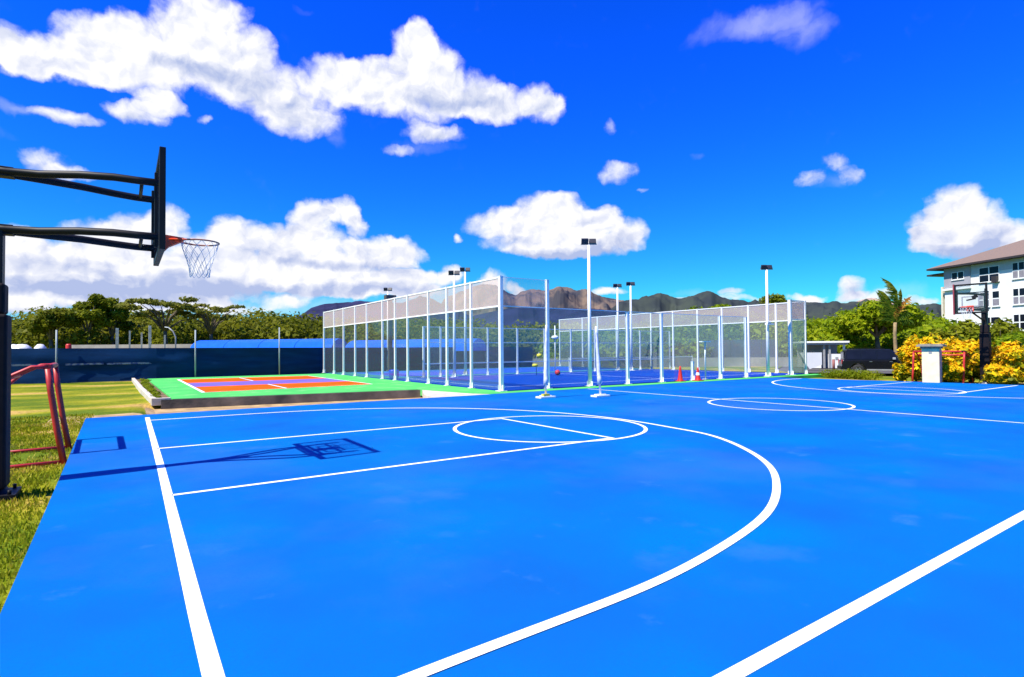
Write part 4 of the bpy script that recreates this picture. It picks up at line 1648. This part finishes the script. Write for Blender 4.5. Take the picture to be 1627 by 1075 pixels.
croton(1585, 42, 506, 1.6, 'dark green shrub before the lower windows of the apartment building', 71, leaf_dark, 2200, .20, 'leafy_plant', 'plant', None)
croton(1618, 38, 528, 1.5, 'green shrub at the right edge under the apartment windows', 72, leaf_right, 2200, .18, 'leafy_plant', 'plant', None)
croton(1508, 44, 520, 1.2, 'dark green bush at the foot of the apartment corner', 73, leaf_dark, 1500, .20, 'leafy_plant', 'plant', None)


def hedge(p0, p1, w_, h, label, seed):
    d = Vector((p1[0] - p0[0], p1[1] - p0[1], 0))
    ln = d.length
    cs = []
    k = int(ln / .45) + 1
    for i in range(k):
        t = (i + .5) / k
        cs.append(((p0[0] + d.x * t, p0[1] + d.y * t, GZ + h * .5), (.45, w_ * .5, h * .55), 1))
    V, F = leaf_cloud(cs, int(1400 * ln), .045, seed, up=.6)
    o = np_obj('hedge', V, F, leaf_hedge)
    return tag(o, label, 'hedge')


h0, h1 = far(1312, 33.2), far(1388, 30.6)
hedge((h0.x, h0.y), (h1.x, h1.y), 1.3, .48, 'low clipped green hedge at the court edge below the parked car', 91)

# ================================================================ cream pillar
pp = far(1480, 25.6)
T = thing('cream_pillar', (pp.x, pp.y, GZ), 'square cream pillar with grey cap in front of the far red goal', 'pillar', rz=R(-80))
MB().box((0, 0, .84), (.64, .64, 1.68)).build('shaft', cream_m, T, bevel=.015)
MB().box((0, 0, 1.72), (.74, .74, .08)).box((0, 0, 1.80), (.98, .98, .08)).box((0, 0, 1.86), (.86, .86, .04)).build('cap', cap_m, T, bevel=.01)
MB().box((0, -.324, 1.50), (.12, .01, .12)).box((0, -.324, .10), (.14, .012, .10)).build('socket_cover', grey_m, T)
# pinkish painted edging strip on its right arris
MB().box((.322, 0, .82), (.012, .60, 1.6)).build('side_strip', mat('pink_plaster', (.62, .36, .32), .8, var=.1), T)


# ================================================================ parked SUV
def suv():
    c = far(1399, 37.4)
    view = math.atan2(c.y, c.x)
    T = thing('parked_suv', (c.x, c.y, GZ - .12), 'black boxy SUV parked behind the hedge seen from its side', 'car', rz=view - math.pi / 2 + R(10))
    # local: x to the right (front), y away from the camera
    hw = .93
    body = [(-2.32, .42), (-2.36, .62), (-2.34, .98), (-2.28, 1.02), (2.28, 1.00), (2.36, .92), (2.40, .60), (2.36, .40), (1.95, .36), (1.88, .58), (1.72, .76), (1.48, .82), (1.24, .76), (1.08, .58), (1.02, .34), (-.98, .34), (-1.04, .58), (-1.20, .76), (-1.44, .82), (-1.68, .76), (-1.84, .58), (-1.92, .38)]

    def side(poly, w0, w1, mt, nm, parent=T, bev=.03):
        m = MB()
        n = len(poly)
        for (x, z) in poly:
            m.v.append((x, -w0, z))
        for (x, z) in poly:
            m.v.append((x, w1, z))
        ar = sum(poly[i][0] * poly[(i + 1) % n][1] - poly[(i + 1) % n][0] * poly[i][1] for i in range(n))
        f1, f2 = tuple(range(n)), tuple(range(2 * n - 1, n - 1, -1))
        if ar < 0:
            f1, f2 = f1[::-1], f2[::-1]
        m.f += [f1, f2]
        for i in range(n):
            j = (i + 1) % n
            q = (i, n + i, n + j, j)
            m.f.append(q if ar > 0 else q[::-1])
        m.m += [0] * (n + 2)
        m.sm += [False] * (n + 2)
        return m.build(nm, mt, parent, bevel=bev)
    bd = side(body, hw, hw, car_m, 'body', bev=.04)
    # greenhouse tapered inwards
    m = MB()
    lo = [(-2.24, -hw + .04), (1.15, -hw + .04), (1.15, hw - .04), (-2.24, hw - .04)]
    hi_ = [(-2.10, -hw + .2), (.42, -hw + .2), (.42, hw - .2), (-2.10, hw - .2)]
    m.v = [(x, y, 1.0) for x, y in lo] + [(x, y, 1.74) for x, y in hi_]
    m.f = [(3, 2, 1, 0), (4, 5, 6, 7), (0, 1, 5, 4), (1, 2, 6, 5), (2, 3, 7, 6), (3, 0, 4, 7)]
    m.m = [0] * 6
    m.sm = [False] * 6
    m.build('cabin', car_m, T, bevel=.05)
    for s in (-1, 1):
        for k, (xa, xb) in enumerate(((-2.05, -1.30), (-1.20, -.42), (-.34, .62))):
            yb, yt = s * (hw - .045 + .004), s * (hw - .19 + .012)
            w = MB()
            xt = xb if k < 2 else .30
            w.v = [(xa, s * (hw - .058), 1.10), (xb, s * (hw - .058), 1.10), (xt, s * (hw - .165), 1.62), (xa + .04, s * (hw - .165), 1.62)]
            w.v += [(x, y - s * .03, z) for x, y, z in w.v]
            w.v = [(x, y + s * .012, z) for x, y, z in w.v]
            w.f = [(0, 1, 2, 3), (7, 6, 5, 4), (0, 4, 5, 1), (1, 5, 6, 2), (2, 6, 7, 3), (3, 7, 4, 0)]
            if s > 0:
                w.f = [f[::-1] for f in w.f]
            w.m = [0] * 6
            w.sm = [False] * 6
            w.build('side_window', win_m, T)
        MB().box((.55, s * (hw + .10), 1.14), (.16, .16, .14)).build('wing_mirror', mat('mirror_cover', (.35, .36, .4), .3, var=.1), T, bevel=.02)
        for xa in (-.72, .40):
            MB().box((xa, s * (hw + .012), .93), (.16, .03, .035)).build('door_handle', chrome_m, T)
        MB().bar((-1.9, s * (hw - .26), 1.80), (.1, s * (hw - .26), 1.80), .04, .04).build('roof_rail', black_m, T)
        MB().box((0, s * (hw + .005), .40), (1.9, .05, .09)).build('side_step', grey_m, T)
        MB().box((-2.335, s * .78, .92), (.05, .16, .26)).build('tail_light', cone_m, T)
        MB().box((2.37, s * .70, .80), (.06, .30, .16)).build('headlight', chrome_m, T)
    # windscreen and rear window
    w = MB()
    w.v = [(1.08, -.72, 1.06), (1.08, .72, 1.06), (.50, .62, 1.66), (.50, -.62, 1.66)]
    w.v = [(x + .03, y, z + .02) for x, y, z in w.v] + [(x - .02, y, z) for x, y, z in w.v]
    w.f = [(0, 1, 2, 3), (7, 6, 5, 4), (0, 4, 5, 1), (1, 5, 6, 2), (2, 6, 7, 3), (3, 7, 4, 0)]
    w.m, w.sm = [0] * 6, [False] * 6
    w.build('windscreen', win_m, T)
    MB().box((-2.20, 0, 1.36), (.06, 1.3, .46)).build('rear_window', win_m, T)
    MB().box((-2.37, 0, .52), (.12, 1.8, .22)).build('rear_bumper', black_m, T, bevel=.03)
    MB().box((2.40, 0, .50), (.12, 1.8, .24)).build('front_bumper', black_m, T, bevel=.03)
    for xa in (-1.44, 1.48):
        for s in (-1, 1):
            wh = thing_part('wheel', T, (xa, s * .82, .37))
            m = MB()
            prof = [(.20, -.11), (.33, -.12), (.37, -.07), (.37, .07), (.33, .12), (.20, .11)]
            n = 24
            b0 = 0
            for (r_, y_) in prof:
                for k in range(n):
                    a = 2 * math.pi * k / n
                    m.v.append((r_ * math.cos(a), y_, r_ * math.sin(a)))
            for i in range(len(prof) - 1):
                for k in range(n):
                    m.f.append((i * n + k, i * n + (k + 1) % n, (i + 1) * n + (k + 1) % n, (i + 1) * n + k))
                    m.m.append(0)
                    m.sm.append(True)
            m.build('tyre', tyre_m, wh)
            r_ = MB()
            for k in range(6):
                a = k * math.pi / 3
                r_.bar((0, s * .07, 0), (.20 * math.cos(a), s * .07, .20 * math.sin(a)), .05, .04)
            r_.tube([(0, s * .04, 0), (0, s * .10, 0)], .06, 12)
            r_.tube([(.205 * math.cos(2 * math.pi * k / 24), s * .07, .205 * math.sin(2 * math.pi * k / 24)) for k in range(24)], .02, 6, closed=True)
            r_.build('rim', chrome_m, wh)
    return T


def thing_part(name, parent, loc):
    o = bpy.data.objects.new(name, None)
    o.empty_display_size = .1
    SC.collection.objects.link(o)
    o.parent = parent
    o.location = loc
    return o


suv()


# ================================================================ white carport building
def carport():
    a, b2 = far(1276, 50), far(1343, 49)
    c = (a + b2) / 2
    d = (b2 - a)
    ln = d.length
    rot = math.atan2(d.y, d.x)
    T = thing('guard_booth', (c.x, c.y, GZ - .05), 'low white open fronted building with a flat roof between the enclosure and the car', 'building', rz=rot)
    hgt = zat(541, 50, 1310) - GZ
    MB().box((0, 1.6, hgt - .08), (ln + .5, 4.0, .16)).build('roof', white, T, bevel=.02)
    MB().box((0, -.25, hgt - .24), (ln + .3, .08, .14)).build('fascia', bld_grey, T)
    MB().box((0, 3.0, hgt / 2 - .1), (ln, .15, hgt - .2)).build('rear_wall', bld_grey, T)
    MB().box((-ln * .28, .1, .62), (ln * .42, .14, 1.24)).build('low_wall', bld_white, T)
    MB().box((ln * .30, .1, .62), (ln * .40, .14, 1.24)).build('low_wall', bld_white, T)
    for x in (-ln / 2 + .1, .0, ln * .13, ln / 2 - .1):
        MB().box((x, .02, (hgt - .3) / 2), (.16, .16, hgt - .3)).build('post', grey_m if abs(x) < 1 else white, T)
    for x in (-ln * .22, ln * .3):
        MB().box((x, .02, .85), (.22, .03, .24)).build('wall_sign', grey_m, T)
    MB().box((-ln * .1, 1.8, .8), (.8, 1.1, 1.5)).build('counter', grey_m, T)


carport()
# reddish bollard and a tilted pale canopy next to the building
p = far(1324, 44)
T = thing('barrier_post', (p.x, p.y, GZ), 'short reddish post standing on the grass before the white booth', 'post')
MB().tube([(0, 0, 0), (0, 0, .8)], .10, 10).build('shaft', mat('faded_red', (.30, .10, .09), .7, var=.2), T)
MB().tube([(0, 0, .8), (0, 0, .9)], [.10, .03], 10).build('cap', concrete, T)

# planter-like white slanted wall at the enclosure's right corner
p = far(1284, 46)
m = MB()
u = Vector((R2.x, R2.y, 0)).normalized()
poly = [(-.7, 1.35), (1.1, 1.35), (1.1, .35), (.1, .0), (-.15, .35)]
fr_ = [u * a + Vector((0, 0, b)) for a, b in poly]
bk = [q + Vector((Fv.x, Fv.y, 0)) * .3 for q in fr_]
m.v = [tuple(q) for q in fr_ + bk]
n = len(poly)
m.f = [tuple(range(n))[::-1], tuple(range(n, 2 * n))] + [(i, (i + 1) % n, n + (i + 1) % n, n + i) for i in range(n)]
m.m = [0] * len(m.f)
m.sm = [False] * len(m.f)
o = m.build('white_ramp_wall', bld_white)
o.location = (p.x, p.y, GZ + .0)
tag(o, 'white slanted block beside the right corner post of the enclosure', 'wall')

# slate coloured screen fence and low wall beyond the cage
T = thing('screen_wall', (0, 0, 0), 'slate blue screen fence far behind the enclosure', 'fence')
a, b2 = far(905, 60), far(1235, 56)
ks = 14
for k in range(ks):
    if k in (6, 7):
        continue
    p0, p1 = a.lerp(b2, k / ks), a.lerp(b2, (k + .97) / ks)
    MB().bar((p0.x, p0.y, 1.15), (p1.x, p1.y, 1.15), .06, 2.6).build('screen_panel', fenceblue, T)
m = MB()
a, b2 = far(780, 57), far(1270, 54)
m.bar((a.x, a.y, .25), (b2.x, b2.y, .25), .25, .9)
tag(m.build('boundary_wall', mat('grey_wall', (.32, .31, .28), .9, color2=(.22, .21, .18), scale=1)), 'low grey boundary wall behind the enclosure', 'wall')


# ================================================================ apartment building
def apartment():
    C0 = far(1497, 77)
    az = R(24.1)
    d = Vector((-math.sin(az), -math.cos(az), 0))     # along the facade, towards the right edge of the photograph
    nrm = Vector((d.y, -d.x, 0))
    if nrm.dot(Vector((-C0.x, -C0.y, 0))) < 0:
        nrm = -nrm                                  # outwards, towards the camera
    T = thing('apartment_building', (C0.x, C0.y, -.9), 'four storey white apartment building with brown hipped roof at the right edge', 'building')
    Z = lambda z: z + .9

    def s_of(px):
        # distance along the facade whose bearing is px
        r = ray(px, 550)
        # solve C0 + d*s = r*t
        det = d.x * (-r.y) + r.x * d.y
        s = ((-C0.x) * (-r.y) + r.x * (-C0.y)) / det if abs(det) > 1e-9 else 0
        A = np.array([[d.x, -r.x], [d.y, -r.y]])
        s, t = np.linalg.solve(A, np.array([-C0.x, -C0.y]))
        return s
    eave = 12.35

    def blk(s0, s1, z0, z1, out, depth, mt, nm, parent=T, bev=0):
        c = d * (s0 + s1) / 2 + nrm * (out - depth / 2)
        m = MB()
        m.box((c.x, c.y, Z((z0 + z1) / 2)), (s1 - s0, depth, z1 - z0), axes=(d, nrm, Vector((0, 0, 1))))
        return m.build(nm, mt, parent, bevel=bev)
    sA, sB, sC = s_of(1503), s_of(1545), s_of(1627) + 14
    body = blk(sA, sC, -.9, eave - .1, 0, 13, bld_white, 'wall')
    # left return: dark recess and narrow cream pier
    blk(.0, s_of(1499.5), -.9, eave - 2.6, .0, 1.2, bld_cream, 'corner_pier')
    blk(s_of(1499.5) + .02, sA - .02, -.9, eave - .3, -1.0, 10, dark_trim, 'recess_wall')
    for z in (2.6, 5.6, 8.6):
        blk(s_of(1499.5) + .03, sA - .03, z, z + .3, -.05, .9, bld_cream, 'balcony_slab')
    # grey top-left block and its ledge
    blk(sA + .02, sB, 9.55, eave - .15, .12, .2, bld_grey, 'grey_upper_panel')
    blk(sA - .1, sB + .05, 9.15, 9.4, .35, .5, bld_white, 'ledge')
    blk(sB + .05, sC, eave - 1.4, eave - .12, .04, .1, mat('pale_grey_render', (.52, .52, .55), .8, var=.1), 'frieze')

    def window(px0, px1, z0, z1, cols, rows, blind=None, out=.03):
        s0, s1 = s_of(px0), s_of(px1)
        fr = blk(s0, s1, z0, z1, out + .05, .12, white, 'window')
        w_, h = (s1 - s0), (z1 - z0)
        for i in range(cols):
            for j in range(rows):
                a0 = s0 + w_ * i / cols + .07
                a1 = s0 + w_ * (i + 1) / cols - .07
                b0 = z0 + h * j / rows + .07
                b1 = z0 + h * (j + 1) / rows - .07
                blk(a0, a1, b0, b1, out + .06, .04, win_grey if (blind and (i, j) in blind) else win_m, 'pane', fr)
        blk(s0 - .05, s1 + .05, z0 - .1, z0, out + .12, .2, bld_white, 'sill', fr)
    off = .12
    window(1516, 1535.5, 10.5, 11.5, 2, 1, out=off)
    window(1559, 1591, 9.7, 11.6, 2, 2)
    for k, zz in enumerate((6.6, 3.5, .5)):
        if k == 0:
            window(1556, 1575, zz, zz + 1.8, 2, 2, {(0, 0), (1, 0), (0, 1), (1, 1)})
            window(1579, 1591, zz, zz + 1.9, 1, 2, {(0, 0)})
        else:
            window(1516, 1530, zz + .5, zz + 1.6, 2, 1, {(0, 0)})
            window(1562, 1590, zz, zz + 1.8, 2, 2, {(0, 0)})
    for zz in (9.7, 6.6, 3.5, .5):
        window(1612, 1632, zz, zz + 1.95, 2, 2, {(0, 0), (1, 0)} if zz > 5 else None)
        s0 = s_of(1632)
        for q in range(3):
            a0 = s0 + 1.6 + q * 3.3
            fr = blk(a0, a0 + 2.0, zz, zz + 1.9, .08, .12, white, 'window')
            for i in range(2):
                for j in range(2):
                    blk(a0 + .07 + i, a0 + .93 + i, zz + .07 + j * .95, zz + .88 + j * .95, .09, .04, win_m, 'pane', fr)
    # air conditioning unit hung at the upper window
    blk(s_of(1582), s_of(1590), 9.5, 10.3, .45, .4, dark_trim, 'air_conditioner')
    # roof: hipped, overhanging
    ov = 1.0
    dep = 13
    c = [d * (-1.2) + nrm * ov, d * (sC + ov) + nrm * ov, d * (sC + ov) - nrm * (dep + ov), d * (-1.2) - nrm * (dep + ov)]
    hy = (dep + 2 * ov) / 2
    r0 = d * (-1.2 + hy * .9) + nrm * (ov - hy)
    r1 = d * (sC + ov - hy * .9) + nrm * (ov - hy)
    rise = 3.0
    m = MB()
    ze = Z(eave)
    m.v = [(p.x, p.y, ze) for p in c] + [(r0.x, r0.y, ze + rise), (r1.x, r1.y, ze + rise)]
    m.v += [(p.x, p.y, ze - .22) for p in c]
    m.f = [(0, 1, 5, 4), (1, 2, 5), (2, 3, 4, 5), (3, 0, 4), (6, 9, 8, 7), (0, 6, 7, 1), (1, 7, 8, 2), (2, 8, 9, 3), (3, 9, 6, 0)]
    m.m = [0] * 4 + [1] * 5
    m.sm = [False] * 9
    m.build('roof', [roof_m, dark_trim], T)
    # lower side eave on the left
    e = MB()
    cc = d * (-1.0) - nrm * 2.2
    e.box((cc.x, cc.y, ze - .75), (2.6, 4.0, .22), axes=(d, nrm, Vector((0, 0, 1))))
    e.build('side_eave', dark_trim, T)
    return T


apartment()


# ================================================================ hills
def hills(name, prof, dist, thick, m_, seed, base_drop=0.0, rough=1.0, n=420, rows=40):
    m = MB()
    px0, px1 = prof[0][0], prof[-1][0]
    for j in range(rows + 1):
        v = j / rows
        for i in range(n + 1):
            px = px0 + (px1 - px0) * i / n
            # front slope to ridge (v 0..0.7), back slope after
            dd = dist + thick * (v - .7)
            ridge = zat(interp(prof, px), dist, px)
            ridge += rough * dist * .0011 * (noise.noise(Vector((px * .05, seed, 0))) + .6 * noise.noise(Vector((px * .16, seed, 1))))
            f = math.sin(min(1, v / .7) * math.pi / 2) ** 1.25 if v <= .7 else max(0, 1 - (v - .7) / .3 * .8)
            d = ray(px, 550)
            P = Vector((d.x * dd, d.y * dd, 0))
            nz = noise.fractal(Vector((P.x * .009, P.y * .009, seed)), 1.0, 2.1, 6)
            gl = abs(noise.noise(Vector((px * .045, v * 1.6, seed + 4))))
            edge = 1 if 0 < v < .7 else 0
            z = ridge * f - edge * rough * ridge * (.20 * gl + .20 * nz) * math.sin(math.pi * min(1, v / .7))
            m.v.append((P.x, P.y, z - 2))
    for j in range(rows):
        for i in range(n):
            a = j * (n + 1) + i
            m.f.append((a, a + 1, a + n + 2, a + n + 1))
            m.m.append(0)
            m.sm.append(True)
    return tag(m.build(name, m_), kind='structure')


hill_brown = mat('brown_rock_hill', (.17, .125, .095), .95, color2=(.05, .05, .06), scale=.011, detail=10, lo=.42, hi=.62, bump=.0, spec=.05)
hill_dark = mat('dark_green_hill', (.050, .062, .050), .95, color2=(.028, .036, .042), scale=.01, detail=10, spec=.05)
hill_blue = mat('dark_blue_hill', (.030, .032, .085), .95, color2=(.018, .020, .050), scale=.012, detail=8, spec=.05)
hills('hills', [(690, 505), (705, 475), (722, 468), (750, 455), (768, 450), (788, 452), (800, 462), (820, 468), (842, 459), (868, 462), (884, 456), (902, 456), (916, 464), (932, 460), (945, 470), (965, 472), (985, 476), (1010, 484), (1060, 500)],
      3000, 1100, hill_brown, 5)
hills('hills', [(930, 505), (965, 496), (985, 482), (1010, 477), (1036, 468), (1050, 467), (1066, 473), (1085, 474), (1103, 470), (1124, 461), (1136, 465), (1150, 472), (1170, 477), (1190, 480), (1230, 474), (1250, 475), (1272, 481), (1300, 480), (1335, 482), (1375, 478), (1395, 480), (1440, 484), (1470, 484), (1500, 482), (1640, 488)],
      2300, 900, hill_dark, 9)
hills('hills', [(1330, 490), (1355, 480), (1372, 475), (1386, 472), (1398, 474), (1415, 476), (1432, 481), (1450, 492)], 2800, 400,
      mat('pale_rock_hill', (.55, .38, .30), .95, color2=(.30, .22, .18), scale=.02, spec=.05), 12)
hills('hills', [(730, 505), (790, 492), (830, 487), (880, 488), (940, 490), (985, 492), (1020, 500)], 1900, 500, hill_blue, 15, rough=.4)
hills('hills', [(455, 508), (478, 499), (495, 488), (515, 482), (540, 480), (570, 479), (610, 478), (640, 480), (668, 470), (690, 476), (720, 490), (760, 505)], 2100, 700, hill_blue, 18, rough=.5)
